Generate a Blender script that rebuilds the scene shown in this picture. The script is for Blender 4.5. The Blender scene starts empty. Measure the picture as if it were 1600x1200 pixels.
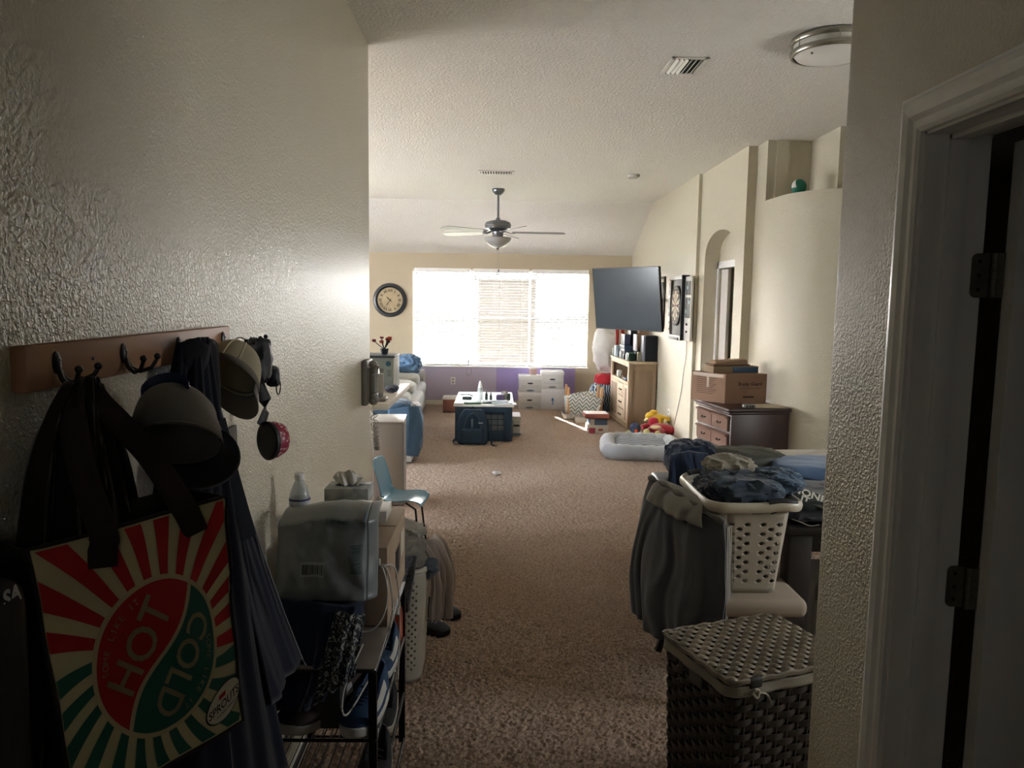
import bpy, bmesh, math, random
import numpy as np
from mathutils import Vector, Matrix, noise as mn
PI = math.pi
sc = bpy.context.scene
C = sc.collection
random.seed(4)

# ---------------------------------------------------------------- camera, sky, sun, exposure
cam_d = bpy.data.cameras.new('camera')
cam = bpy.data.objects.new('camera', cam_d); C.objects.link(cam)
cam_d.sensor_fit = 'HORIZONTAL'; cam_d.sensor_width = 36; cam_d.lens = 27.0
cam_d.clip_start = .05; cam_d.clip_end = 200
R_ = Matrix(((0.99970981, -0.01257801, -0.02054469),
             (-0.01904829, 0.10932064, -0.99382401),
             (0.01474629, 0.99392695, 0.10904933)))
cam.matrix_world = Matrix.Translation((0, 0, 1.70)) @ R_.to_4x4()
sc.camera = cam

w = bpy.data.worlds.new('world'); sc.world = w; w.use_nodes = True
nt = w.node_tree; bg = nt.nodes['Background']
sky = nt.nodes.new('ShaderNodeTexSky'); sky.sky_type = 'NISHITA'; sky.sun_disc = False
sky.sun_elevation = math.radians(38); sky.sun_rotation = math.radians(-28); sky.dust_density = 4.0
mx = nt.nodes.new('ShaderNodeMixRGB'); mx.inputs[0].default_value = .55
mx.inputs[2].default_value = (8.6, 8.9, 9.4, 1)
nt.links.new(sky.outputs[0], mx.inputs[1]); nt.links.new(mx.outputs[0], bg.inputs[0])
bg.inputs[1].default_value = 1.75
sun_d = bpy.data.lights.new('sun', 'SUN'); sun_d.energy = 22; sun_d.angle = math.radians(.6); sun_d.color = (1, .96, .9)
sun = bpy.data.objects.new('sun', sun_d); C.objects.link(sun)
sdir = Vector((.30, -1.0, -.80)).normalized()
sun.rotation_euler = sdir.to_track_quat('-Z', 'Y').to_euler()
def area(name, loc, sx, sy, power, aim):
    d = bpy.data.lights.new(name, 'AREA'); d.shape = 'RECTANGLE'; d.size = sx; d.size_y = sy; d.energy = power; d.color = (.96, .98, 1)
    o = bpy.data.objects.new(name, d); C.objects.link(o); o.location = loc; o.rotation_euler = Vector(aim).to_track_quat('-Z', 'Z').to_euler()
area('dining_window_light', (3.66, 2.6, 1.6), .8, 1.0, 9.5, (-1, 0, -.05))     # daylight of the dining room window, out of frame
area('entry_fill_light', (.1, -1.25, 1.9), .5, .8, .34, (0, 1, -.1))        # added soft fill from behind the camera, no window there
sc.view_settings.view_transform = 'Standard'; sc.view_settings.look = 'None'
sc.view_settings.gamma = 1; sc.view_settings.use_curve_mapping = False
sc.view_settings.exposure = 2.15
sc.cycles.max_bounces = 14; sc.cycles.diffuse_bounces = 9; sc.cycles.transparent_max_bounces = 12
sc.cycles.transmission_bounces = 8; sc.cycles.sample_clamp_indirect = 12
sc.cycles.caustics_reflective = False; sc.cycles.caustics_refractive = False

# ---------------------------------------------------------------- materials
def lin(h):
    h = h.lstrip('#'); o = []
    for i in (0, 2, 4):
        c = int(h[i:i+2], 16) / 255
        o.append(c / 12.92 if c <= .04045 else ((c + .055) / 1.055) ** 2.4)
    return (*o, 1)
_M = {}
def mat(col, rough=.65, bump=None, var=None, metal=0, spec=.4, coat=0, sheen=0, stretch=None, name=None, trans=0, alpha=None):
    """col hex; bump (scale, strength, distance); var (scale, hex2)"""
    key = (col, rough, bump, var, metal, spec, coat, sheen, stretch, trans, alpha)
    if key in _M: return _M[key]
    m = bpy.data.materials.new(name or 'material'); m.use_nodes = True
    n = m.node_tree.nodes; l = m.node_tree.links; b = n['Principled BSDF']
    b.inputs['Base Color'].default_value = lin(col); b.inputs['Roughness'].default_value = rough
    b.inputs['Metallic'].default_value = metal; b.inputs['Specular IOR Level'].default_value = spec
    b.inputs['Coat Weight'].default_value = coat; b.inputs['Sheen Weight'].default_value = sheen
    b.inputs['Transmission Weight'].default_value = trans
    if alpha is not None: b.inputs['Alpha'].default_value = alpha
    if bump or var:
        tc = n.new('ShaderNodeTexCoord'); mp = n.new('ShaderNodeMapping')
        l.new(tc.outputs['Object'], mp.inputs[0])
        if stretch: mp.inputs['Scale'].default_value = stretch
    if bump:
        t = n.new('ShaderNodeTexNoise'); t.inputs['Scale'].default_value = bump[0]; t.inputs['Detail'].default_value = 3
        bp = n.new('ShaderNodeBump'); bp.inputs['Strength'].default_value = bump[1]; bp.inputs['Distance'].default_value = bump[2]
        l.new(mp.outputs[0], t.inputs[0]); l.new(t.outputs[0], bp.inputs['Height']); l.new(bp.outputs[0], b.inputs['Normal'])
    if var:
        t = n.new('ShaderNodeTexNoise'); t.inputs['Scale'].default_value = var[0]; t.inputs['Detail'].default_value = 4
        cr = n.new('ShaderNodeValToRGB'); cr.color_ramp.elements[0].position = .35; cr.color_ramp.elements[1].position = .65
        cr.color_ramp.elements[0].color = lin(col); cr.color_ramp.elements[1].color = lin(var[1])
        l.new(mp.outputs[0], t.inputs[0]); l.new(t.outputs[0], cr.inputs[0]); l.new(cr.outputs[0], b.inputs['Base Color'])
    _M[key] = m
    return m
def cloth(col, col2=None, sc_=260, b=.35): return mat(col, .95, (sc_, b, .002), (3.0, col2) if col2 else None, spec=.15, sheen=.2)

def plaster(col, scale, strength, dist, rough=.6, spec=.45):
    m = bpy.data.materials.new('plaster'); m.use_nodes = True
    n = m.node_tree.nodes; l = m.node_tree.links; b = n['Principled BSDF']
    b.inputs['Base Color'].default_value = lin(col); b.inputs['Roughness'].default_value = rough
    b.inputs['Specular IOR Level'].default_value = spec
    tc = n.new('ShaderNodeTexCoord')
    t = n.new('ShaderNodeTexNoise'); t.inputs['Scale'].default_value = scale; t.inputs['Detail'].default_value = 2.5
    t.inputs['Distortion'].default_value = .6
    cr = n.new('ShaderNodeValToRGB'); cr.color_ramp.elements[0].position = .42; cr.color_ramp.elements[1].position = .62
    t2 = n.new('ShaderNodeTexNoise'); t2.inputs['Scale'].default_value = scale * 2.2
    ad = n.new('ShaderNodeMath'); ad.operation = 'MULTIPLY_ADD'; ad.inputs[1].default_value = .25
    bp = n.new('ShaderNodeBump'); bp.inputs['Strength'].default_value = strength; bp.inputs['Distance'].default_value = dist
    l.new(tc.outputs['Object'], t.inputs[0]); l.new(tc.outputs['Object'], t2.inputs[0])
    l.new(t.outputs[0], cr.inputs[0]); l.new(t2.outputs[0], ad.inputs[0]); l.new(cr.outputs[0], ad.inputs[2])
    l.new(ad.outputs[0], bp.inputs['Height']); l.new(bp.outputs[0], b.inputs['Normal'])
    return m
M_wall = plaster('#bfb8a3', 120, .6, .0034, .33, .6)
M_ceil = plaster('#d8d5cd', 60, .6, .006, .8, .2)
M_far = plaster('#bbae96', 60, .3, .003, .6, .3)
M_white = mat('#e6e4de', .35, spec=.5)
M_whitewood = mat('#dcdbd9', .3, spec=.5)
M_black = mat('#15161a', .5)
M_dark = mat('#1d1e22', .4)
M_steel = mat('#8d8d8a', .28, metal=1)
M_nickel = mat('#9a968c', .32, metal=1)
M_bronze = mat('#5a564c', .45, metal=.35, var=(40, '#6a665a'))

# ---------------------------------------------------------------- mesh helpers
class MB:
    def __init__(s): s.bm = bmesh.new()
    def _merge(s, verts, M):
        if M is not None: bmesh.ops.transform(s.bm, matrix=M, verts=verts)
    def box(s, x0, x1, y0, y1, z0, z1, bev=0, seg=2, M=None):
        r = bmesh.ops.create_cube(s.bm, size=1)
        v = r['verts']
        bmesh.ops.scale(s.bm, vec=(abs(x1-x0), abs(y1-y0), abs(z1-z0)), verts=v)
        bmesh.ops.translate(s.bm, vec=((x0+x1)/2, (y0+y1)/2, (z0+z1)/2), verts=v)
        if bev > 0:
            bev = min(bev, .49*min(abs(x1-x0), abs(y1-y0), abs(z1-z0)))
            e = list({e for q in v for e in q.link_edges})
            r = bmesh.ops.bevel(s.bm, geom=e, offset=bev, segments=seg, profile=.5, affect='EDGES')
            v = list({q for f in r['faces'] for q in f.verts} | {q for q in v if q.is_valid})
        s._merge([q for q in v if q.is_valid], M)
        return s
    def hexa(s, P):
        """8 corners: bottom 4 ccw then top 4"""
        v = [s.bm.verts.new(p) for p in P]
        for f in ((3,2,1,0),(4,5,6,7),(0,1,5,4),(1,2,6,5),(2,3,7,6),(3,0,4,7)): s.bm.faces.new([v[i] for i in f])
        return s
    def prism(s, poly, a, b, axis=2, M=None):
        """poly of 2D points in the plane of the other two axes, extruded from a to b along axis"""
        def p3(p, h): return {2: (p[0], p[1], h), 1: (p[0], h, p[1]), 0: (h, p[0], p[1])}[axis]
        lo = [s.bm.verts.new(p3(p, a)) for p in poly]; hi = [s.bm.verts.new(p3(p, b)) for p in poly]
        n = len(poly); s.bm.faces.new(lo[::-1]); s.bm.faces.new(hi)
        for i in range(n): s.bm.faces.new((lo[i], lo[(i+1) % n], hi[(i+1) % n], hi[i]))
        s._merge(lo+hi, M); return s
    def tube(s, pts, r, n=8, closed=False, flat=None):
        """flat: (wide, thin) ellipse with wide axis kept near z"""
        pts = [Vector(p) for p in pts]; N = len(pts); rings = []
        up = Vector((0, 0, 1))
        for i, p in enumerate(pts):
            if closed: t = pts[(i+1) % N] - pts[i-1]
            else: t = pts[min(i+1, N-1)] - pts[max(i-1, 0)]
            t = t.normalized() if t.length > 1e-9 else Vector((0, 0, 1))
            a = t.cross(up)
            if a.length < .05: a = t.cross(Vector((0, 1, 0)))
            a.normalize(); b = a.cross(t).normalized()
            rr = r[i] if isinstance(r, (list, tuple)) else r
            ra, rb = (rr, rr) if flat is None else (flat[1], flat[0])
            rings.append([s.bm.verts.new(p + a*ra*math.cos(2*PI*k/n) + b*rb*math.sin(2*PI*k/n)) for k in range(n)])
        for i in range(N if closed else N-1):
            A = rings[i]; B = rings[(i+1) % N]
            for k in range(n): s.bm.faces.new((A[k], A[(k+1) % n], B[(k+1) % n], B[k]))
        if not closed:
            s.bm.faces.new(rings[0][::-1]); s.bm.faces.new(rings[-1])
        return s
    def lathe(s, prof, n=24, M=None, cap=True):
        """prof [(r, z)]"""
        rings = []; allv = []
        for r, z in prof:
            if r < 1e-6: q = [s.bm.verts.new((0, 0, z))]
            else: q = [s.bm.verts.new((r*math.cos(2*PI*k/n), r*math.sin(2*PI*k/n), z)) for k in range(n)]
            rings.append(q); allv += q
        for A, B in zip(rings, rings[1:]):
            for k in range(n):
                a, b = A[k % len(A)], A[(k+1) % len(A)]; c, d = B[(k+1) % len(B)], B[k % len(B)]
                u = []
                for q in (a, b, c, d):
                    if q not in u: u.append(q)
                if len(u) > 2: s.bm.faces.new(u)
        if cap:
            for q, rev in ((rings[0], True), (rings[-1], False)):
                if len(q) > 2: s.bm.faces.new(q[::-1] if rev else q)
        s._merge(allv, M); return s
    def grid(s, fn, nu, nv, wrap=False):
        V = [[s.bm.verts.new(fn(i/nu, j/nv)) for i in range(nu if wrap else nu+1)] for j in range(nv+1)]
        m = nu if wrap else nu+1
        for j in range(nv):
            for i in range(nu): s.bm.faces.new((V[j][i], V[j][(i+1) % m], V[j+1][(i+1) % m], V[j+1][i]))
        return s
    def ball(s, c, r, u=16, v=10, M=None):
        r3 = r if isinstance(r, (tuple, list)) else (r, r, r)
        q = bmesh.ops.create_uvsphere(s.bm, u_segments=u, v_segments=v, radius=1)['verts']
        m = Matrix.Translation(c) @ (M or Matrix()) @ Matrix.Diagonal((*r3, 1))
        bmesh.ops.transform(s.bm, matrix=m, verts=q); return s
    def build(s, name, m, parent=None, world=True, smooth=True, solid=0, ang=40, sub=0):
        me = bpy.data.meshes.new(name); s.bm.normal_update(); s.bm.to_mesh(me); s.bm.free()
        o = bpy.data.objects.new(name, me); C.objects.link(o); me.materials.append(m)
        if smooth:
            me.polygons.foreach_set('use_smooth', [True]*len(me.polygons))
            try: me.set_sharp_from_angle(angle=math.radians(ang))
            except Exception: pass
        if parent is not None:
            o.parent = parent
            if world: me.transform(wm(parent).inverted())
        if solid:
            k = o.modifiers.new('solid', 'SOLIDIFY'); k.thickness = abs(solid); k.offset = 0 if solid > 0 else -1
        if sub:
            k = o.modifiers.new('sub', 'SUBSURF'); k.levels = sub; k.render_levels = sub
        return o
def wm(o):
    m = o.matrix_basis.copy(); p = o.parent
    while p: m = p.matrix_basis @ m; p = p.parent
    return m
def tag(o, label, cat, group=None, kind=None):
    o['label'] = label; o['category'] = cat
    if group: o['group'] = group
    if kind: o['kind'] = kind
    return o
def thing(name, label, cat, loc=(0, 0, 0), rz=0, group=None, rot=None):
    o = bpy.data.objects.new(name, None); o.empty_display_size = .05; C.objects.link(o)
    o.location = loc; o.rotation_euler = rot or (0, 0, rz)
    return tag(o, label, cat, group)
def struct(name, mb, m, **k):
    o = mb.build(name, m, **k)
    o['kind'] = 'structure'
    return o
def copy_tree(o, parent=None):
    c = o.copy(); C.objects.link(c); c.parent = parent
    for ch in list(o.children): copy_tree(ch, c)
    return c
def B(*a, **k): return MB().box(*a, **k)
def text(body, size, m, name, parent, M, bold=.0, spacing=1.0, ex=.0004):
    cu = bpy.data.curves.new('t', 'FONT'); cu.body = body; cu.size = size; cu.align_x = 'CENTER'; cu.align_y = 'CENTER'
    cu.offset = bold; cu.space_character = spacing; cu.resolution_u = 3; cu.extrude = ex
    t = bpy.data.objects.new('t', cu)
    me = bpy.data.meshes.new_from_object(t); bpy.data.objects.remove(t); bpy.data.curves.remove(cu)
    o = bpy.data.objects.new(name, me); C.objects.link(o); me.materials.append(m)
    if callable(M):
        for v in me.vertices: v.co = M(v.co)
    else: me.transform(M)
    if parent is not None: o.parent = parent; me.transform(wm(parent).inverted())
    return o
def frame(o, x, y):
    """matrix with origin o, local x along x, local y along y"""
    x = Vector(x).normalized(); y = Vector(y); y = (y - x*y.dot(x)).normalized(); z = x.cross(y)
    return Matrix(((x[0], y[0], z[0], o[0]), (x[1], y[1], z[1], o[1]), (x[2], y[2], z[2], o[2]), (0, 0, 0, 1)))

def ridge(p, sc_, seed):
    q = Vector(p)*sc_ + Vector((seed*7.1, seed*3.3, seed*1.7))
    return 1 - abs(mn.noise(q))*2
def lump(c, r, seed, amp=.25, f=3.0, p=2.6, nu=72, nv=36, rz=0, flat=True, wr=.38):
    nu = max(nu, 72) if r[0] > .05 else nu; nv = max(nv, 36) if r[0] > .05 else nv
    mb = MB(); cr, sr = math.cos(rz), math.sin(rz)
    def sp(v, e): return math.copysign(abs(v)**e, v)
    e = 2/p
    def fn(u, v):
        th = 2*PI*u; ph = PI*(v-.5)
        x = sp(math.cos(ph), e)*sp(math.cos(th), e); y = sp(math.cos(ph), e)*sp(math.sin(th), e); z = sp(math.sin(ph), e)
        fm = 1.15 if amp > .095 else 1.0
        qx, qy = x*r[0]*10, y*r[1]*10; an = seed*1.3; qx, qy = (qx*math.cos(an)+qy*math.sin(an))*1.35, (-qx*math.sin(an)+qy*math.cos(an))*.75
        k = max(ridge((qx, qy, z*r[2]*5), f*.3*fm, seed), 0)**1.6
        k2 = max(ridge((qx + 2*k, qy, z*r[2]*5), f*.7*fm, seed+9), 0)**2.2
        d = 1 + amp*(k-.6) + amp*wr*(k2-.6)
        x, y = x*d*r[0], y*d*r[1]; z = z*(r[2]/2)*(1 + amp*1.3*(k-.6) + amp*wr*(k2-.6)) + r[2]/2
        if flat and v < .5: z = max(z, 0)
        return (c[0]+x*cr-y*sr, c[1]+x*sr+y*cr, c[2]+z)
    mb.grid(fn, nu, nv, wrap=True)
    return mb
def drape(top, bot, folds=5, amp=.02, nrm=(0, -1, 0), nu=60, nv=40, seed=0, mid=None, sag=0, wig=.4, a0=.2):
    """hanging cloth between two polylines (lists of points)"""
    def pl(P, t):
        P = [Vector(q) for q in P]; t = t*(len(P)-1); i = min(int(t), len(P)-2); return P[i].lerp(P[i+1], t-i)
    n = Vector(nrm).normalized()
    def fn(u, v):
        a = pl(top, u); b = pl(bot, u)
        if mid: m_ = pl(mid, u); q = a*(1-v)**2 + m_*2*v*(1-v) + b*v*v
        else: q = a.lerp(b, v)
        ph = 2*PI*folds*u + wig*3*mn.noise(Vector((u*3+seed, v*2, seed)))*2
        k = (a0+(1-a0)*v)*amp*(math.sin(ph) + .5*math.sin(2.3*ph+1+seed) + .8*mn.noise(Vector((u*8, v*3, seed*5))))
        return q + n*k + Vector((0, 0, -sag*math.sin(PI*u)*(1-v)))
    mb = MB(); mb.grid(fn, nu, nv); return mb
# ---------------------------------------------------------------- room shell
XL, XR = -.71, .84
H = 3.05; YB = 12.23; YBr = 10.73; ZF = 2.41
fl = B(-4.6, 3.7, -1.3, 12.4, -.1, 0)
def carpet_mat(bump_far):
    m = bpy.data.materials.new('carpet'); m.use_nodes = True
    n = m.node_tree.nodes; l = m.node_tree.links; b = n['Principled BSDF']
    b.inputs['Roughness'].default_value = 1; b.inputs['Specular IOR Level'].default_value = .05; b.inputs['Sheen Weight'].default_value = .15
    tc = n.new('ShaderNodeTexCoord')
    t = n.new('ShaderNodeTexNoise'); t.inputs['Scale'].default_value = 110; t.inputs['Detail'].default_value = 3
    big = n.new('ShaderNodeTexNoise'); big.inputs['Scale'].default_value = 1.3; big.inputs['Detail'].default_value = 2
    cr = n.new('ShaderNodeValToRGB'); e = cr.color_ramp.elements
    e[0].position = .3; e[1].position = .7; e[0].color = lin('#7d695a'); e[1].color = lin('#baa593')
    m2 = n.new('ShaderNodeMixRGB'); m2.blend_type = 'MULTIPLY'; m2.inputs[0].default_value = .3
    cr2 = n.new('ShaderNodeValToRGB'); cr2.color_ramp.elements[0].position = .35; cr2.color_ramp.elements[1].position = .65
    cr2.color_ramp.elements[0].color = (.80, .66, .56, 1); cr2.color_ramp.elements[1].color = (1, 1, 1, 1)
    l.new(tc.outputs['Object'], t.inputs[0]); l.new(tc.outputs['Object'], big.inputs[0]); l.new(t.outputs[0], cr.inputs[0])
    l.new(big.outputs[0], cr2.inputs[0]); l.new(cr.outputs[0], m2.inputs[1]); l.new(cr2.outputs[0], m2.inputs[2])
    l.new(m2.outputs[0], b.inputs['Base Color'])
    if bump_far:
        bp = n.new('ShaderNodeBump'); bp.inputs['Strength'].default_value = .9; bp.inputs['Distance'].default_value = .012
        l.new(t.outputs[0], bp.inputs['Height']); l.new(bp.outputs[0], b.inputs['Normal'])
    return m
floor = struct('floor', fl, carpet_mat(True), smooth=False)
def vnoise(x, y, seed):
    rs = np.random.RandomState(seed); T = rs.rand(256, 256)
    xi = np.floor(x).astype(int); yi = np.floor(y).astype(int); fx = x-xi; fy = y-yi
    fx = fx*fx*(3-2*fx); fy = fy*fy*(3-2*fy)
    g = lambda a, b: T[a % 256, b % 256]
    return (g(xi, yi)*(1-fx)+g(xi+1, yi)*fx)*(1-fy) + (g(xi, yi+1)*(1-fx)+g(xi+1, yi+1)*fx)*fy
def carpet_pile():
    ys = [2.4]
    while ys[-1] < 12.2:
        y = ys[-1]; ys.append(y + .0048*max(1, (y/4.2)**1.15))
    ys = np.array(ys); nx = 430
    xl = np.interp(ys, [2.4, 4.3, 4.6, 8.6, 12.2], [-.7, -.7, -.9, -1.5, -2.2]); xr = np.interp(ys, [2.4, 3.2, 5.5, 6.0, 8.2, 12.2], [1.5, 1.9, 2.6, 2.22, 2.14, 2.1])
    u = np.linspace(0, 1, nx+1)[None, :]
    X = xl[:, None] + (xr-xl)[:, None]*u; Y = np.repeat(ys[:, None], nx+1, 1)
    wx = X + .006*(vnoise(X*60, Y*60, 1)-.5)*2; wy = Y + .008*(vnoise(X*55+9, Y*55, 2)-.5)*2
    def pat(q):
        a = 1-np.abs(vnoise(wx*78*q, wy*105*q, 3)-.5)*2; b2 = 1-np.abs(vnoise(wx*120*q, wy*140*q, 4)-.5)*2
        return .014*np.clip(a, 0, 1)**1.3 + .008*b2
    k = np.clip((Y-4.5)/4.5, 0, 1)
    h = pat(1.0)*(1-k) + pat(.5)*k*.8 + .003*vnoise(X*9, Y*9, 5)
    ed = np.minimum(u*(xr-xl)[:, None], (1-u)*(xr-xl)[:, None]); h = h*np.clip(ed/.03, 0, 1) + .0005
    ny = len(ys)-1
    co = np.stack([X, Y, h], -1).reshape(-1, 3).astype(np.float32)
    i = np.arange(nx)[None, :] + np.arange(ny)[:, None]*(nx+1)
    q = np.stack([i, i+1, i+nx+2, i+nx+1], -1).reshape(-1, 4).astype(np.int32)
    me = bpy.data.meshes.new('carpet_pile'); me.vertices.add(len(co)); me.vertices.foreach_set('co', co.ravel())
    me.loops.add(q.size); me.loops.foreach_set('vertex_index', q.ravel())
    me.polygons.add(len(q)); me.polygons.foreach_set('loop_start', np.arange(0, q.size, 4, dtype=np.int32))
    me.update(calc_edges=True); me.polygons.foreach_set('use_smooth', np.ones(len(q), bool)); me.materials.append(carpet_mat(False))
    o = bpy.data.objects.new('carpet_pile', me); C.objects.link(o); o.parent = floor; o['kind'] = 'stuff'
carpet_pile()

struct('ceiling', B(-4.6, 3.7, -1.3, YBr, H, H+.12), M_ceil)
struct('ceiling', MB().prism([(YBr, H), (YB+.1, ZF-.04), (YB+.1, ZF+.1), (YBr, H+.12)], -4.6, 3.7, 0), M_ceil, smooth=False)
# left hall wall with a rounded (bullnose) end
def bull(x0, x1, y0, y1, r, which):
    """plan polygon of a wall running along y whose end at y1 is rounded"""
    P = [(x0, y0)]
    for k in range(9):
        a = k/8*PI/2; P.append((x0+r-r*math.cos(a), y1-r+r*math.sin(a)))
    for k in range(9):
        a = PI/2-k/8*PI/2; P.append((x1-r+r*math.cos(a), y1-r+r*math.sin(a)))
    P.append((x1, y0)); return P
struct('wall_left', MB().prism(bull(XL-.13, XL, -1.3, 4.33, .025, 0)[::-1], 0, H), M_wall)
# right hall wall: pieces around the doorway; door opening y .72 .. 1.535
DY0, DY1, DZ = .72, 1.537, 2.035
struct('wall_right', MB().prism(bull(XR, XR+.13, DY1+.02, 1.93, .035, 0)[::-1], 0, H), M_wall)
o = struct('wall_right', B(XR, XR+.13, -1.3, DY1+.02, DZ+.02, H), M_wall)
struct('wall_right', B(XR, XR+.13, -1.3, DY0-.02, 0, DZ+.02), M_wall)
struct('wall_right', B(XR+.1, 3.7, 1.80, 1.93, 0, H), M_wall)        # returns away behind the hall wall
struct('wall_rear', B(-.9, 1.0, -1.4, -1.3, 0, H), M_wall)
# side room behind the doorway
struct('wall_side_room', B(2.6, 2.7, -1.3, 1.8, 0, H), M_wall)
struct('wall_side_room', B(.97, 2.6, -1.4, -1.3, 0, H), M_wall)
# living room
struct('wall_kitchen', B(-4.6, XL-.13, 3.0, 3.1, 0, H), M_wall)
WX0, WX1, WZ0, WZ1 = -1.335, 1.445, .64, 2.17
struct('wall_back', B(-4.6, WX0, YB, YB+.14, 0, 2.6), M_far)
struct('wall_back', B(WX1, 2.4, YB, YB+.14, 0, 2.6), M_far)
struct('wall_back', B(WX0, WX1, YB, YB+.14, 0, WZ0), M_far)
struct('wall_back', B(WX0, WX1, YB, YB+.14, WZ1, 2.6), M_far)
# left outer wall, unseen, with an open strip added to let daylight in
struct('wall_outer_left', B(-4.7, -4.6, 3.0, 5.0, 0, H), M_wall)
struct('wall_outer_left', B(-4.7, -4.6, 5.0, 10.0, 0, 1.1), M_wall)
struct('wall_outer_left', B(-4.7, -4.6, 10.0, 12.4, 0, H), M_wall)
struct('wall_outer_left', B(-4.7, -4.6, 5.0, 10.0, 1.7, H), M_wall)
# right wall of the living room
XA, XF = 2.155, 2.12
struct('wall_living_right', MB().prism([(8.27, 0), (12.3, 0), (12.3, 3.2), (8.27, 3.2)], XF, XF+.4, 0), M_wall, smooth=False)
def arch_wall():
    """wall face with an arched opening y 7.03..8.05, spring 2.17, apex 2.40"""
    y0, y1, s_, top = 7.02, 8.05, 2.13, 2.405
    P = [(6.77, 0), (y0, 0)]
    N = 20; yc = (y0+y1)/2; a = (y1-y0)/2
    arc = [(yc - a*math.cos(PI*k/N), s_ + (top-s_)*math.sin(PI*k/N)**.8) for k in range(N+1)]
    mb = MB(); bm = mb.bm
    def face(pts): mb.prism(pts, XA, XA+.15, 0)
    face([(6.77, 0), (y0, 0), (y0, s_), (y0, H), (6.77, H)])
    face([(y1, 0), (8.27, 0), (8.27, H), (y1, H), (y1, s_)])
    for p, q in zip(arc, arc[1:]): face([p, q, (q[0], H), (p[0], H)])
    return mb
struct('wall_arch', arch_wall(), M_wall, smooth=False)
# inner wall of the arched recess, with a door
IX = 2.305
struct('wall_recess', B(IX, IX+.1, 8.0, 8.4, 0, H), M_wall)
struct('wall_recess', B(IX, IX+.1, 6.5, 7.22, 0, H), M_wall)
struct('wall_recess', B(IX, IX+.1, 7.22, 8.0, 2.05, H), M_wall)
struct('wall_recess', B(XA+.15, IX, 6.85, 7.0, 0, 2.6), M_wall)
struct('wall_recess', B(XA+.15, IX, 8.06, 8.2, 0, 2.6), M_wall)
# curved wall and display niche
cp = [(2.235, 6.77), (2.235, 6.5), (2.25, 6.2), (2.285, 6.03), (2.36, 5.89), (2.47, 5.78), (2.62, 5.69), (2.85, 5.61), (3.2, 5.54), (3.7, 5.5)]
def spl(P, n=5):
    out = []
    for i in range(len(P)-1):
        p0 = Vector(P[max(i-1, 0)]); p1 = Vector(P[i]); p2 = Vector(P[i+1]); p3 = Vector(P[min(i+2, len(P)-1)])
        for k in range(n):
            t = k/n; out.append(tuple(.5*((2*p1)+(-p0+p2)*t+(2*p0-5*p1+4*p2-p3)*t*t+(-p0+3*p1-3*p2+p3)*t**3)))
    out.append(tuple(P[-1])); return out
cs = spl(cp)
struct('wall_curved', MB().prism([(p[0], p[1]) for p in cs] + [(3.7, 6.77)], 0, 2.555), M_wall, ang=30)
struct('wall_niche', B(2.235, 3.7, 6.52, 6.77, 2.555, H), M_wall)
struct('wall_niche', B(2.60, 3.7, 5.98, 6.52, 2.555, H), M_wall)
struct('wall_niche', B(2.236, 3.7, 6.77, 6.84, 0, H), M_wall)
struct('wall_outer_right', B(3.7, 3.8, 1.8, 6.8, 0, H), M_wall)
struct('wall_outer_right', B(XF+.3, 3.8, 8.27, 8.4, 0, H), M_wall)
struct('wall_outer_right', B(3.7, 3.8, 6.7, 8.4, 0, H), M_wall)
# painted panels below the window
struct('trim_1', B(-1.30, -.003, YB-.004, YB, .09, WZ0-.0), mat('#bbb3ca', .6))
struct('trim_2', B(-.001, 1.262, YB-.004, YB, .09, WZ0-.0), mat('#a798cf', .6))
M_base = mat('#d8d3c6', .4)
struct('baseboard_back', B(-4.6, XF, YB-.014, YB, 0, .085, .004), M_base)
struct('baseboard_right', B(XF-.014, XF, 8.27, YB, 0, .085, .004), M_base)
struct('baseboard_right', B(XA-.014, XA, 8.05, 8.27, 0, .085, .004), M_base)
struct('baseboard_right', B(XA-.014, XA, 6.77, 7.02, 0, .085, .004), M_base)
struct('baseboard_left', B(XL, XL+.014, 1.0, 4.3, 0, .085, .004), M_base)
bl = MB(); q = [(p[0]-.012, p[1]-.012) for p in cs] ; bl.prism(q + [(p[0]+.01, p[1]+.01) for p in cs][::-1], 0, .085)
struct('baseboard_curved', bl, M_base)
# half wall with bar top at the end of the left wall
struct('wall_half', B(-1.02, -.90, 4.3, 5.6, 0, 1.04, .01), M_wall)
led = tag(B(-1.06, -.635, 4.50, 5.62, 1.04, 1.08, .006).build('counter_top', mat('#cfcac0', .35)), 'pale bar counter top projecting beyond the end of the left hall wall', 'counter')

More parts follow.
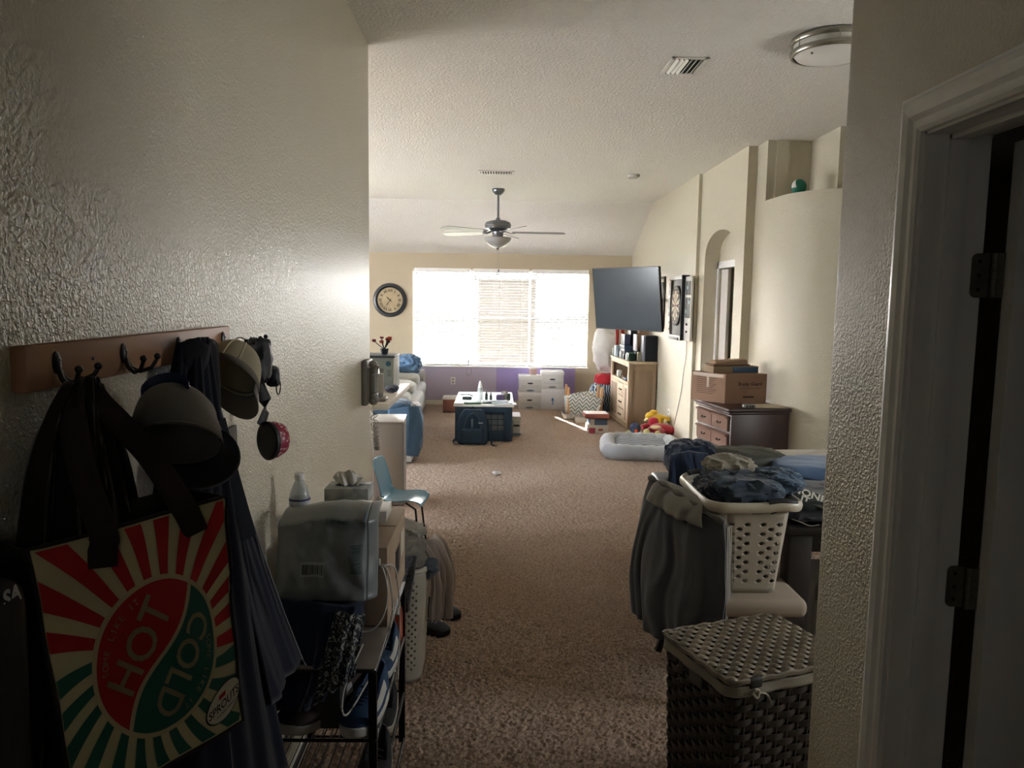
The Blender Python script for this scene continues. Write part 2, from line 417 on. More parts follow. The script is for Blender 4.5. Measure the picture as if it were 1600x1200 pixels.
# ---- window and blinds
wn = bpy.data.objects.new('window_1', None); C.objects.link(wn); wn['kind'] = 'structure'; wn.location = (0, YB, WZ0)
M_vinyl = mat('#f2f1ee', .35)
def glassm():
    m = bpy.data.materials.new('glass'); m.use_nodes = True; n = m.node_tree.nodes; l = m.node_tree.links
    n.remove(n['Principled BSDF']); a = n.new('ShaderNodeBsdfTransparent'); g = n.new('ShaderNodeBsdfGlossy'); g.inputs['Roughness'].default_value = .02
    fr = n.new('ShaderNodeFresnel'); fr.inputs[0].default_value = 1.45; x = n.new('ShaderNodeMixShader')
    l.new(fr.outputs[0], x.inputs[0]); l.new(a.outputs[0], x.inputs[1]); l.new(g.outputs[0], x.inputs[2]); l.new(x.outputs[0], n['Material Output'].inputs[0])
    return m
M_glass = glassm()
xs = [WX0, -.405, .52, WX1]
for i in range(3):
    a, b = xs[i], xs[i+1]
    f = MB()
    for (x0, x1, z0, z1) in ((a, a+.014, WZ0, WZ1), (b-.014, b, WZ0, WZ1), (a, b, WZ0, WZ0+.03), (a, b, WZ1-.03, WZ1), (a, b, 1.39, 1.415)):
        f.box(x0, x1, YB+.085, YB+.125, z0, z1, .004)
    fo = f.build('window_frame', M_vinyl, wn)
    B(a+.014, b-.014, YB+.103, YB+.107, WZ0+.03, 1.39).build('pane', M_glass, fo, smooth=False)
    B(a+.014, b-.014, YB+.103, YB+.107, 1.415, WZ1-.03).build('pane', M_glass, fo, smooth=False)
B(WX0-.02, WX1+.02, YB-.025, YB+.09, WZ0-.02, WZ0, .004).build('window_sill', M_vinyl, wn)
def slatm():
    m = bpy.data.materials.new('slat'); m.use_nodes = True; n = m.node_tree.nodes; l = m.node_tree.links; b = n['Principled BSDF']
    b.inputs['Base Color'].default_value = (.2, .2, .21, 1); b.inputs['Roughness'].default_value = .45
    t = n.new('ShaderNodeBsdfTranslucent'); t.inputs[0].default_value = (.8, .79, .77, 1); x = n.new('ShaderNodeMixShader'); x.inputs[0].default_value = .02
    l.new(b.outputs[0], x.inputs[1]); l.new(t.outputs[0], x.inputs[2]); l.new(x.outputs[0], n['Material Output'].inputs[0]); return m
M_slat = slatm()
bx_ = [(-1.305, -.43), (-.38, .495), (.545, 1.435)]
lab = ['white slatted window blind at the left of the three, beside the clock', 'white slatted window blind in the middle of the three, behind the fan chain', 'white slatted window blind at the right of the three, beside the television']
for i, (a, b) in enumerate(bx_):
    bt = thing('window_blind', lab[i], 'blind', ((a+b)/2, YB-.01, WZ1), 0, 'window blinds')
    B(a, b, YB-.05, YB+.02, WZ1-.055, WZ1+.01, .004).build('head_rail', M_vinyl, bt)
    B(a, b, YB-.04, YB+.015, WZ0+.012, WZ0+.032, .004).build('bottom_rail', M_vinyl, bt)
    n_ = 33; me = None
    for k in range(n_):
        z = WZ0+.055 + k*(WZ1-.075-WZ0-.055)/(n_-1)
        if me is None:
            mb = MB(); L = (b-a)/2-.004; t = math.radians(-20); c_, s_ = math.cos(t), math.sin(t)
            prof = [(-.025, 0), (0, .002), (.025, 0), (.025, .0028), (0, .0048), (-.025, .0028)]
            prof = [(p[0]*c_-p[1]*s_, p[0]*s_+p[1]*c_) for p in prof]
            mb.prism(prof, -L, L, 0)
            s0 = mb.build('slat', M_slat, bt, world=False, smooth=False); me = s0.data; o = s0
        else:
            o = bpy.data.objects.new('slat', me); C.objects.link(o); o.parent = bt
        o.location = (0, -.005, z-WZ1)
    mb = MB()
    for u in (.12, .5, .88):
        x = a+(b-a)*u
        mb.box(x-.0012, x+.0012, YB-.041, YB-.0395, WZ0+.03, WZ1-.05)
    mb.build('ladder_cord', M_vinyl, bt)
B(-.455, -.435, YB-.075, YB-.055, .66, .74, .004).build('cord_tassel', mat('#6f6c68', .6), [o for o in C.objects if o.name == 'window_blind'][0])

# ---- outside, seen through the slats
struct('ground', B(-30, 30, 12.5, 60, -.35, -.25), mat('#5c5f4c', .9, var=(1.5, '#66634f')))
sh = thing('garden_shed', 'tan shed seen outside through the middle blind', 'shed', (.2, 17, -.25))
B(-.42, .85, 17, 18.2, -.25, 2.15).build('wall', mat('#241e16', .8), sh, smooth=False)
MB().prism([(16.9, 2.15), (18.3, 2.15), (18.3, 2.3), (16.9, 2.22)], -.5, .95, 0).build('roof', mat('#8f8a80', .8), sh, smooth=False)
fe = thing('garden_fence', 'pale garden fence outside beyond the blinds', 'fence', (0, 22, -.25))
for k in range(80):
    B(-8+k*.2+.01, -8+(k+1)*.2-.01, 22, 22.03, -.25, 1.45).build('board', mat('#77766f', .8), fe, smooth=False)

# ---- doorway on the right
cas = bpy.data.objects.new('trim_3', None); C.objects.link(cas); cas['kind'] = 'structure'; cas.location = (XR, DY1, 0)
prof = [(0, 0), (0, .010), (.008, .015), (.016, .013), (.024, .013), (.034, .019), (.052, .021), (.064, .018), (.07, .012), (.075, .012), (.075, 0)]
# profile: (distance from opening edge + reveal, proud of wall)
rv = .006
mb = MB(); mb.prism([(XR-q, DY1+rv+p) for p, q in prof], 0, DZ+rv, 2); 
for v in mb.bm.verts:
    if v.co.z > 1: v.co.z = DZ + (v.co.y-DY1)
mb.build('casing_leg', M_whitewood, cas, smooth=False)
mb = MB(); mb.prism([(XR-q, DZ+rv+p) for p, q in prof], DY0-.08, DY1+rv, 1)
for v in mb.bm.verts:
    if v.co.y > 1: v.co.y = DY1 + (v.co.z-DZ)
mb.build('casing_head', M_whitewood, cas, smooth=False)
B(XR, XR+.13, DY1, DY1+.02, 0, DZ+.02).build('jamb', M_whitewood, cas, smooth=False)
B(XR, XR+.13, DY0-.02, DY0, 0, DZ+.02).build('jamb', M_whitewood, cas, smooth=False)
B(XR, XR+.13, DY0-.02, DY1+.02, DZ, DZ+.02).build('jamb', M_whitewood, cas, smooth=False)
B(XR+.045, XR+.082, DY1-.011, DY1, 0, DZ, .002).build('door_stop', M_whitewood, cas)
B(XR+.045, XR+.082, DY0, DY1, DZ-.011, DZ, .002).build('door_stop', M_whitewood, cas)
# open panelled door leaf, swung into the side room
dr = bpy.data.objects.new('door_1', None); C.objects.link(dr); dr['kind'] = 'structure'; dr.location = (1.0, DY1-.02, 0)
DX = 1.005; y0, y1 = 1.487, 1.522
mb = MB()
mb.box(DX, DX+.76, y0+.006, y1, .01, 2.02, .001)
def stile(x0, x1, z0, z1): mb.box(x0, x1, y0, y0+.008, z0, z1, .0)
for (x0, x1, z0, z1) in ((DX, DX+.115, .01, 2.02), (DX+.645, DX+.76, .01, 2.02), (DX+.325, DX+.435, .01, 2.02)): stile(x0, x1, z0, z1)
for (z0, z1) in ((.01, .25), (.98, 1.10), (1.62, 1.72), (1.91, 2.02)): stile(DX+.115, DX+.645, z0, z1)
mb.build('door_leaf', M_whitewood, dr, smooth=False)
for (z0, z1) in ((.25, .98), (1.10, 1.62), (1.72, 1.91)):
    for x0 in (DX+.115, DX+.435):
        B(x0+.03, x0+.18, y0+.0005, y0+.009, z0+.03, z1-.03, .006, 1).build('door_panel', M_whitewood, dr)
for zc in (1.762, 1.117):
    mb = MB(); hz = .044
    # leaf on jamb, leaf on door edge
    def plate(M): 
        P = []
        w_ = .036
        for cx, cz, a0 in ((-w_+.012, hz-.012, PI/2), (-w_+.012, -hz+.012, PI)):
            for k in range(6): a = a0+k/5*PI/2; P.append((cx+.012*math.cos(a), cz+.012*math.sin(a)))
        P += [(0, -hz), (0, hz)]
        m2 = MB(); m2.prism(P, 0, .003, 1, M); return m2
    hx, hy = XR+.148, DY1-.008
    plate(Matrix.Translation((hx-.004, DY1-.003, zc))).build('hinge_leaf', M_bronze, dr, smooth=False)
    plate(Matrix.Translation((hx, hy-.008, zc)) @ Matrix.Rotation(math.radians(190-8), 4, 'Z')).build('hinge_leaf', M_bronze, dr, smooth=False)
    hp = MB()
    for k in range(5): hp.lathe([(.006, -hz+k*.0176), (.0065, -hz+k*.0176+.001), (.0065, -hz+(k+1)*.0176-.001), (.006, -hz+(k+1)*.0176)], 12, Matrix.Translation((hx-.001, hy-.006, zc)))
    hp.build('hinge_pin', M_bronze, dr)
    sw = MB()
    for dz in (-.028, 0, .028):
        sw.lathe([(0, 0), (.004, 0), (.003, .0015), (0, .0015)], 10, Matrix.Translation((hx-.024, DY1-.003, zc+dz)) @ Matrix.Rotation(PI/2, 4, 'X'))
    sw.build('screw', mat('#2c2a27', .5, metal=.7), dr)
# recess door in the arch
d2 = bpy.data.objects.new('door_2', None); C.objects.link(d2); d2['kind'] = 'structure'; d2.location = (IX, 7.6, 0)
mb = MB()
mb.box(IX-.018, IX, 8.0, 8.07, 0, 2.12, .003); mb.box(IX-.018, IX, 7.15, 7.22, 0, 2.12, .003); mb.box(IX-.018, IX, 7.15, 8.07, 2.05, 2.12, .003)
mb.build('casing', M_whitewood, d2)
mb = MB(); mb.box(-.035, 0, -.20, 0, .01, 2.04, .002, M=Matrix.Translation((IX+.05, 7.99, 0)) @ Matrix.Rotation(math.radians(2), 4, 'Z'))
mb.build('door_leaf', mat('#cfc9c2', .5), d2)
# ================================================================ LEFT HALL
M_pine = mat('#8a6243', .5, (30, .15, .002), (9, '#a3795a'), stretch=(1, .12, 1))
rk = thing('coat_rack', 'wooden coat rack board with four black iron hooks on the left wall', 'coat rack', (XL, 1.56, 1.588))
B(XL, XL+.024, 1.13, 1.99, 1.553, 1.622, .003).build('board', M_pine, rk)
M_iron = mat('#14151a', .35, spec=.6)
def hook(y, z=1.588):
    x = XL+.024; mb = MB()
    mb.lathe([(0, 0), (.012, 0), (.012, .003), (.008, .006), (0, .007)], 16, Matrix.Translation((x, y, z+.004)) @ Matrix.Rotation(PI/2, 4, 'Y') @ Matrix.Diagonal((1.5, .8, 1, 1)))
    o = mb.build('hook', M_iron, rk)
    for s in (-1, 1):
        a = MB()
        P = [(x+.004, y, z-.005), (x+.012, y+s*.004, z-.022), (x+.026, y+s*.012, z-.03), (x+.042, y+s*.022, z-.024), (x+.05, y+s*.028, z-.008)]
        a.tube([(p[0], p[1], p[2]) for p in P], [.0045, .0045, .004, .0038, .0035], 8)
        a.ball((x+.051, y+s*.0285, z-.003), .0062, 12, 8)
        a.build('prong', M_iron, o)
    t = MB()
    for dz in (.009, -.002): t.ball((x+.0075, y, z+dz), (.0015, .0025, .0025), 8, 6)
    t.build('screw', M_steel, o)
for y in (1.205, 1.42, 1.665, 1.935): hook(y)
HX = XL+.068
# nail
nl = MB(); nl.lathe([(0, 0), (.003, 0), (.003, .002), (0, .003)], 8, Matrix.Translation((XL+.024, 1.315, 1.59)) @ Matrix.Rotation(PI/2, 4, 'Y')); nl.build('screw', M_iron, rk)

# ---- dark jacket behind the tote
j = thing('jacket', 'dark brown jacket hanging on the first hook behind the striped tote', 'jacket', (XL+.05, 1.2, 1.56))
Mj = cloth('#1c1815', '#26201c')
drape([(HX-.01, 1.17, 1.565), (HX+.01, 1.205, 1.572), (HX, 1.235, 1.565)], [(XL+.03, 1.0, .95), (XL+.12, 1.2, .93), (XL+.05, 1.48, .98)], 5, .028, (1, -.35, 0), 60, 40, 3, mid=[(XL+.03, 1.03, 1.42), (XL+.09, 1.2, 1.42), (XL+.05, 1.42, 1.38)]).build('body', Mj, j, solid=.006)
drape([(HX+.005, 1.22, 1.56), (HX+.008, 1.24, 1.555)], [(XL+.055, 1.33, 1.12), (XL+.06, 1.45, 1.15)], 2, .014, (1, -.3, 0), 24, 30, 5).build('sleeve', cloth('#3a2523', '#2a2b20', b=.2), j, solid=.008)

# ---- tote bag with printed front
tb = thing('tote_bag', 'striped red, green and cream shopping tote bag hanging from the first hook', 'tote bag', (-.55, 1.1, 1.0))
TLc, TRc, BRc, BLc = Vector((-.617, 1.0, 1.360)), Vector((-.451, 1.26, 1.368)), Vector((-.417, 1.22, .997)), Vector((-.574, 1.0, .975))
tn = (TRc-TLc).cross(BLc-TLc).normalized()
if tn.y > 0: tn = -tn
def tmap(s, t, off=0):
    """s 0..1 left to right, t 0..1 bottom to top"""
    p = (BLc.lerp(BRc, s)).lerp(TLc.lerp(TRc, s), t)
    bulge = .012*math.sin(PI*s)*math.sin(PI*(.15+.8*t)) + .003*math.sin(9*s+5*t) + .002*math.sin(17*t-4*s)
    return p + tn*(bulge+off)
M_cream = mat('#bdb58c', .55, (14, .25, .003), (6, '#aaa27c'), spec=.3)
M_red = mat('#a01a1e', .5, (14, .2, .003), spec=.3)
M_grn = mat('#22564a', .5, (14, .2, .003), spec=.3)
M_bind = mat('#1c1413', .8)
mb = MB()
mb.grid(lambda u, v: tmap(u, v, 0), 40, 40); mb.build('front_panel', M_cream, tb)
D = .15
mb = MB()
bk = -tn*D + Vector((0, .02, 0))
edge = [tmap(0, 1-k/10) for k in range(11)] + [tmap(k/10, 0) for k in range(1, 11)] + [tmap(1, k/10) for k in range(1, 11)]
def side(u, v):
    k = u*(len(edge)-1); i = min(int(k), len(edge)-2); p = edge[i].lerp(edge[i+1], k-i)
    return p + bk*v + Vector((.015*math.sin(PI*v)*math.sin(u*9), 0, 0))
mb.grid(side, 60, 8); mb.grid(lambda u, v: tmap(u, v) + bk, 10, 10)
mb.build('gusset', mat('#15100f', .8, (80, .3, .002)), tb, solid=.002)
mb = MB(); P = [tmap(0, 1-k/16, .001) for k in range(17)] + [tmap(k/16, 0, .001) for k in range(1, 17)] + [tmap(1, k/16, .001) for k in range(1, 17)] + [tmap(1-k/16, 1, .001) for k in range(1, 16)]
mb.tube(P, .0032, 6, closed=True); mb.build('binding', M_bind, tb)
cs_, ct_ = .52, .455          # emblem centre
AR = .31/.385                  # width / height
ERX, ERY = .335, .30           # radii in s and t units
def epoint(a, k=1.0):          # lens-like emblem outline
    return (cs_ + ERX*k*math.cos(a), ct_ + ERY*k*math.sin(a))
def clipbox(a):                # distance along direction a to the panel border
    dx, dy = math.cos(a)*ERX, math.sin(a)*ERY; t = 9
    if dx > 0: t = min(t, (.985-cs_)/dx)
    if dx < 0: t = min(t, (.015-cs_)/dx)
    if dy > 0: t = min(t, (.985-ct_)/dy)
    if dy < 0: t = min(t, (.015-ct_)/dy)
    return t
NR = 24
for k in range(NR):
    a0 = 2*PI*k/NR + .06; wd = PI/NR*.98
    swirl = .26
    red = -.25 < (((a0 - .02) + PI) % (2*PI) - PI) < 2.75
    def ray(u, v, a0=a0, wd=wd):
        aa = a0 + (u-.5)*wd*(1.0+.15*v)
        t1 = clipbox(aa + swirl*.5*(1 if not red else .3)); t = 1.05 + (t1-1.05)*v
        a2 = aa + swirl*(1 if not red else .3)*v*.5
        x, y = cs_+ERX*t*math.cos(a2), ct_+ERY*t*math.sin(a2)
        return tmap(min(max(x, .012), .988), min(max(y, .012), .988), .0012)
    mb = MB(); mb.grid(ray, 3, 12)
    mb.build('printed_ray', M_red if red else M_grn, tb)
# emblem: ring, red half, green half
M_tan = mat('#b3a580', .55)
mb = MB(); mb.grid(lambda u, v: tmap(*epoint(2*PI*u, 1.0+.05*v), .0018), 64, 1, wrap=True); mb.build('emblem_ring', M_tan, tb)
div = math.radians(52)
def half(sgn):
    def fn(u, v):
        # u across the chord, v from divider to arc
        a = div - sgn*PI*u if sgn > 0 else div + PI*u
        x1, y1 = math.cos(a), math.sin(a)
        c = math.cos(PI*u)    # position along divider
        bend = .09*math.sin(PI*c)
        x0, y0 = c*math.cos(div) + bend*math.sin(div) + sgn*.035*math.sin(div), c*math.sin(div) - bend*math.cos(div) - sgn*.035*math.cos(div)
        x, y = x0+(x1-x0)*v, y0+(y1-y0)*v
        return tmap(cs_+ERX*.985*x, ct_+ERY*.985*y, .0019)
    return fn
mb = MB(); mb.grid(lambda u, v: tmap(cs_+ERX*v*math.cos(2*PI*u), ct_+ERY*v*math.sin(2*PI*u), .0015), 48, 6, wrap=True); mb.build('emblem_base', M_tan, tb)
mb = MB(); mb.grid(half(-1), 40, 8); mb.build('emblem_red_half', M_red, tb)
mb = MB(); mb.grid(half(1), 40, 8); mb.build('emblem_green_half', M_grn, tb)
def tmatrix(cx, cy, ang, sx=1.0):
    """text placed around emblem coords (unit radius), rotated by ang; text x -> direction ang"""
    ca, sa = math.cos(ang), math.sin(ang)
    def f(co):
        x, y = co[0]*sx, co[1]
        X = cx + x*ca - y*sa; Y = cy + x*sa + y*ca
        return tmap(cs_+ERX*X, ct_+ERY*Y, .0028)
    return f
def bend_text(body, size, r, a_mid, sgn, m, name):
    n = len(body); st = size*.72/r
    for i, ch in enumerate(body):
        if ch == ' ': continue
        a = a_mid - sgn*(i-(n-1)/2)*st
        text(ch, size, m, name, tb, tmatrix(r*math.cos(a), r*math.sin(a), a - sgn*PI/2))
text('HOT', .66, M_tan, 'lettering', tb, tmatrix(-.31, .22, div, .88), bold=.008)
text('COLD', .60, M_tan, 'lettering', tb, tmatrix(.33, -.23, div+PI, .86), bold=.008)
bend_text('SOME LIKE IT', .125, .86, div+PI/2+.03, 1, M_tan, 'small_lettering')
bend_text('SOME LIKE IT', .125, .86, div-PI/2+.03, 1, M_tan, 'small_lettering')
# store badge
def badge(k, off): 
    mb = MB(); mb.grid(lambda u, v: tmap(.875+.135*k*v*math.cos(2*PI*u), .135+.075*k*v*math.sin(2*PI*u) + .03*k*v*math.cos(2*PI*u), off), 36, 3, wrap=True); return mb
badge(1, .003).build('badge_outline', mat('#20201e', .6), tb); badge(.93, .0036).build('badge', mat('#c9c5b4', .5), tb)
def bmap(sz, dx, dy, tilt=.22):
    return lambda co: tmap(.875+co[0]*sz+dx, .135 + (co[1]*sz*.9) + co[0]*sz*tilt + dy, .0042)
text('SPROUTS', 1, mat('#1b1b1a', .6), 'badge_lettering', tb, bmap(.056, 0, -.008), bold=.01)
text('FARMERS MARKET', 1, mat('#1b1b1a', .6), 'badge_lettering', tb, bmap(.018, .01, -.038))
mb = MB(); mb.grid(lambda u, v: tmap(.86+.05*(u-.5), .165+.02*(v-.5)+.01*(u-.5), .0042), 4, 2); mb.build('badge_barn', M_red, tb)
# straps: from hook down the front, wide webbing
M_str = mat('#2a1c1a', .85, (300, .3, .001))
def strap(P, w0, name='strap'):
    P = [Vector(p) for p in P]
    def fn(u, v):
        t = v*(len(P)-1); i = min(int(t), len(P)-2); f = t-i
        p0, p1, p2, p3 = P[max(i-1, 0)], P[i], P[i+1], P[min(i+2, len(P)-1)]
        q = .5*((2*p1)+(-p0+p2)*f+(2*p0-5*p1+4*p2-p3)*f*f+(-p0+3*p1-3*p2+p3)*f**3)
        d = (p2-p1).normalized(); sd = d.cross(Vector((.55, -.83, 0))).normalized()
        ww = w0*(.35+.65*min(1, v*4))
        return q + sd*(u-.5)*ww
    mb = MB(); mb.grid(fn, 4, 30); return mb.build(name, M_str, tb, solid=.003)
strap([(HX, 1.195, 1.572), (-.635, 1.155, 1.52), (-.60, 1.11, 1.44), tmap(.30, 1.0, .012), tmap(.29, .93, .006), tmap(.28, .87, .005)], .038)
strap([(HX, 1.215, 1.572), (-.615, 1.215, 1.52), (-.56, 1.235, 1.44), tmap(.70, 1.03, .02), tmap(.765, .94, .01), tmap(.80, .88, .006)], .038)

# dark nylon bag at the very left
nb = thing('shoulder_bag', 'black nylon shoulder bag at the photo\'s left edge beside the tote', 'bag', (-.66, .9, .9))
mb = MB(); mb.box(-.705, -.60, .60, .975, .75, 1.335, .035, 3)
for v in mb.bm.verts: v.co.x += .008*math.sin(v.co.z*20); v.co.z += .02*(v.co.y-.8)*3
mb.build('body', mat('#0d0d0f', .7, (60, .4, .004)), nb)
text('SA', .03, mat('#b9bcc4', .5), 'lettering', nb, Matrix(((0, 0, 1, -.597), (1, 0, 0, .93), (0, 1, 0, 1.325), (0, 0, 0, 1))) , bold=.001)
strap_ = MB(); strap_.tube([(-.66, .7, 1.33), (-.67, .78, 1.5), (-.66, .9, 1.34)], .012, 8, flat=(.018, .003)); strap_.build('strap', M_str, nb)

# ---- cap on second hook
cp_ = thing('baseball_cap', 'grey ball cap with navy brim hanging from the second hook', 'cap', (-.62, 1.4, 1.5))
Mx = Matrix.Translation((-.600, 1.385, 1.475)) @ Matrix.Rotation(math.radians(-28), 4, 'X')
def crown(u, v):
    a = 2*PI*u; h = v*PI*.5
    r = math.cos(h)**.8; x = .075*r*math.cos(a); y = .098*r*math.sin(a)*(1+.05*math.cos(3*a)); z = .115*math.sin(h)
    k = .006*mn.noise(Vector((x*30, y*30, z*30)))
    return Mx2 @ Vector((x*(1+k*8), y*(1+k*8), z))
Mx2 = frame((-.615, 1.375, 1.50), (1, .3, -.1), (0, .86, .3)) @ Matrix.Translation((0, 0, -.05))
# crown opens toward the lower right, top toward upper left
Mx2 = Matrix.Translation((-.585, 1.405, 1.425)) @ Matrix.Rotation(math.radians(-32), 4, 'X') @ Matrix.Rotation(math.radians(-12), 4, 'Y')
mb = MB(); mb.grid(crown, 48, 16, wrap=True); mb.build('crown', cloth('#716d66', '#625f5c', 400, .25), cp_, solid=.003)
def brim(u, v):
    a = -PI*.02 - PI*.96*u; r = 1 + v*.75*math.sin(PI*u)**.7
    x = .075*r*math.cos(a)*.98; y = .098*math.sin(a)*.98*r
    return Mx2 @ Vector((x, -y*1.0 if False else y*-1, -.028*v*math.sin(PI*u) + .02*v*(math.cos(a))**2))
mb = MB(); mb.grid(brim, 28, 8); mb.build('brim', cloth('#12141f'), cp_, solid=.003)
mb = MB(); mb.tube([Mx2 @ Vector((.075*math.cos(a)*1.0, .098*math.sin(a)*1.0, .003)) for a in [2*PI*k/40 for k in range(40)]], .0028, 6, closed=True); mb.build('seam_piping', mat('#6f6a62', .8), cp_)
mb = MB(); mb.tube([Mx2 @ Vector((.04*math.cos(a), -.055+.0*a, .082+.030*math.sin(a))) for a in [PI*k/12 for k in range(13)]], .01, 8, flat=(.010, .002)); mb.build('adjuster_strap', mat('#1d2c4c', .5), cp_)
mb = MB(); mb.ball(Mx2 @ Vector((0, 0, .115)), (.006, .006, .003), 10, 6); mb.build('button', cloth('#55524e'), cp_)

# ---- long dark coat on third hook
co = thing('long_coat', 'long black hooded coat with pale piping hanging from the third hook', 'coat', (-.62, 1.7, .6))
Mc = cloth('#10131f', '#171a28')
drape([(HX-.02, 1.60, 1.60), (HX+.012, 1.63, 1.612), (HX+.015, 1.68, 1.61), (HX-.015, 1.73, 1.585)],
      [(XL+.03, 1.22, .52), (XL+.20, 1.42, .50), (XL+.21, 1.72, .5), (XL+.14, 1.96, .52)], 4, .016, (1, -.5, 0), 90, 60, 11,
      mid=[(XL+.02, 1.50, 1.25), (XL+.10, 1.60, 1.25), (XL+.12, 1.72, 1.25), (XL+.05, 1.84, 1.2)]).build('body', Mc, co, solid=.006)
drape([(HX, 1.66, 1.60), (HX-.01, 1.715, 1.595)], [(XL+.17, 1.80, .70), (XL+.18, 2.03, .71)], 1.5, .008, (1, -.5, 0), 30, 50, 17, mid=[(XL+.09, 1.70, 1.2), (XL+.08, 1.79, 1.25)]).build('front_edge', cloth('#141726'), co, solid=.005)
mb = MB(); mb.tube([(HX-.01, 1.725, 1.59), (-.632, 1.755, 1.45), (-.605, 1.80, 1.25), (-.575, 1.875, 1.05), (-.55, 1.955, .87), (-.525, 2.035, .705), (-.515, 2.03, .69)], .0022, 6); mb.build('piping', mat('#77787a', .5), co)
mb = MB(); mb.tube([(HX-.01, 1.722, 1.58), (-.622, 1.745, 1.42), (-.590, 1.77, 1.25), (-.56, 1.82, 1.05), (-.54, 1.88, .9)], .002, 6); mb.build('piping', mat('#55565a', .5), co)
mb = MB()
def hood(u, v):
    a = PI*u; return Vector((HX-.02+.055*math.sin(a)*(1-.3*v), 1.60+.14*u, 1.60-.10*v-.25*v*u)) + Vector((.012*math.sin(9*u+3*v), 0, .006*math.sin(14*u)))
mb.grid(hood, 24, 14); mb.build('hood', cloth('#1b1c22', '#23242b'), co, solid=.006)
mb = MB(); mb.tube([(-.60, 1.66, 1.43), (-.585, 1.69, 1.3), (-.56, 1.72, 1.15)], [.006, .008, .005], 6, flat=(.02, .002)); mb.build('sleeve_fold', cloth('#22242b'), co)

# ---- beige bucket cap
bc = thing('mesh_cap', 'beige mesh sun cap hanging between the coat and the fourth hook', 'cap', (-.62, 1.83, 1.48))
Mb = Matrix.Translation((-.635, 1.845, 1.505)) @ Matrix.Rotation(math.radians(-38), 4, 'X') @ Matrix.Rotation(math.radians(10), 4, 'Y')
M_bei = mat('#a39a80', .9, (500, .5, .002), (8, '#8e8670'))
mb = MB(); mb.grid(lambda u, v: Mb @ Vector((.06*math.cos(2*PI*u)*math.cos(v*PI/2)**.7, .085*math.sin(2*PI*u)*math.cos(v*PI/2)**.7, .085*math.sin(v*PI/2))), 40, 12, wrap=True)
mb.build('crown', M_bei, bc, solid=.003)
mb = MB(); mb.tube([Mb @ Vector((.062*math.cos(a), .087*math.sin(a), .004)) for a in [2*PI*k/36 for k in range(36)]], .006, 8, closed=True, flat=(.008, .003)); mb.build('headband', mat('#6f675c', .9), bc)
for s in (-.6, 0, .6):
    mb = MB(); mb.tube([Mb @ Vector((.061*math.sin(s)*math.cos(b)**.7, .086*math.cos(s)*math.cos(b)**.7*(-1), .0865*math.sin(b))) for b in [PI/2*k/12 for k in range(12)]], .0022, 6); mb.build('seam', mat('#c2b99c', .8), bc)
mb = MB(); mb.grid(lambda u, v: Mb @ Vector((.06*math.cos(PI*u)*(1+.1*v), .0+.087*math.sin(PI*u)*(1+.75*v), -.03*v)), 20, 6); mb.build('brim', mat('#6b665f', .85), bc, solid=.003)
B(-.665, -.655, 1.865, 1.935, 1.30, 1.375, .002).build('hang_tag', mat('#5b5751', .7), bc)

# ---- navy pouch on the fourth hook
nv = thing('camera_pouch', 'black nylon pouch with a cord loop hanging from the fourth hook', 'pouch', (-.62, 2.0, 1.5))
mb = lump((-.625, 2.02, 1.475), (.035, .07, .12), 21, .22, 4, 3, 36, 20, rz=.2, flat=False); mb.build('body', mat('#10121a', .55, (60, .4, .003)), nv)
mb = lump((-.61, 2.10, 1.455), (.022, .04, .055), 22, .2, 5, 3, 24, 14, rz=.3, flat=False); mb.build('flap', mat('#14161f', .5), nv)
mb = MB(); mb.tube([(-.60, 2.115+.020*math.cos(a), 1.452+.021*math.sin(a)) for a in [2*PI*k/24 for k in range(24)]], .0018, 6, closed=True); mb.build('cord_loop', mat('#1a1a1c', .5), nv)
mb = MB(); mb.tube([(-.655+.016*math.cos(a), 1.975, 1.578+.016*math.sin(a)) for a in [2*PI*k/20 for k in range(20)]], .0018, 6, closed=True); mb.build('metal_ring', M_steel, nv)
for zz, yy in ((1.59, 2.03), (1.592, 2.075)):
    mb = MB(); mb.ball((-.62, yy, zz), .006, 10, 8); mb.tube([(-.62, yy, zz), (-.625, yy, zz-.03)], .004, 6); mb.build('toggle', M_iron, nv)

# ---- ear defenders with pink pattern
ed = thing('ear_muffs', 'ear muffs with grey pads and pink patterned shell below the pouch', 'ear muffs', (-.62, 2.06, 1.3))
def pinkm():
    m = bpy.data.materials.new('pattern'); m.use_nodes = True; n = m.node_tree.nodes; l = m.node_tree.links; b = n['Principled BSDF']
    tc = n.new('ShaderNodeTexCoord'); v = n.new('ShaderNodeTexVoronoi'); v.inputs['Scale'].default_value = 95; r = n.new('ShaderNodeValToRGB'); r.color_ramp.interpolation = 'CONSTANT'
    r.color_ramp.elements[0].color = lin('#c9a7a8'); r.color_ramp.elements[1].color = lin('#8e1f3c'); r.color_ramp.elements[1].position = .35
    l.new(tc.outputs['Object'], v.inputs[0]); l.new(v.outputs['Distance'], r.inputs[0]); l.new(r.outputs[0], b.inputs['Base Color']); return m
Me = frame((-.613, 2.055, 1.312), (.85, -.55, 0), (0, 0, 1))
mz = Me @ Matrix.Diagonal((.8, 1, 1, 1))
sgn = 1 if (Me.to_3x3() @ Vector((0, 0, 1))).y < 0 else -1
mb = MB(); mb.lathe([(0, .012*sgn), (.038, .012*sgn), (.046, .008*sgn), (.049, 0), (.046, -.006*sgn)], 32, mz); mb.build('ear_pad', mat('#2d2d30', .7), ed)
mb = MB(); mb.lathe([(.049, -.004*sgn), (.050, -.020*sgn), (.042, -.045*sgn), (.025, -.055*sgn), (0, -.057*sgn)], 32, mz); mb.build('ear_shell', pinkm(), ed)
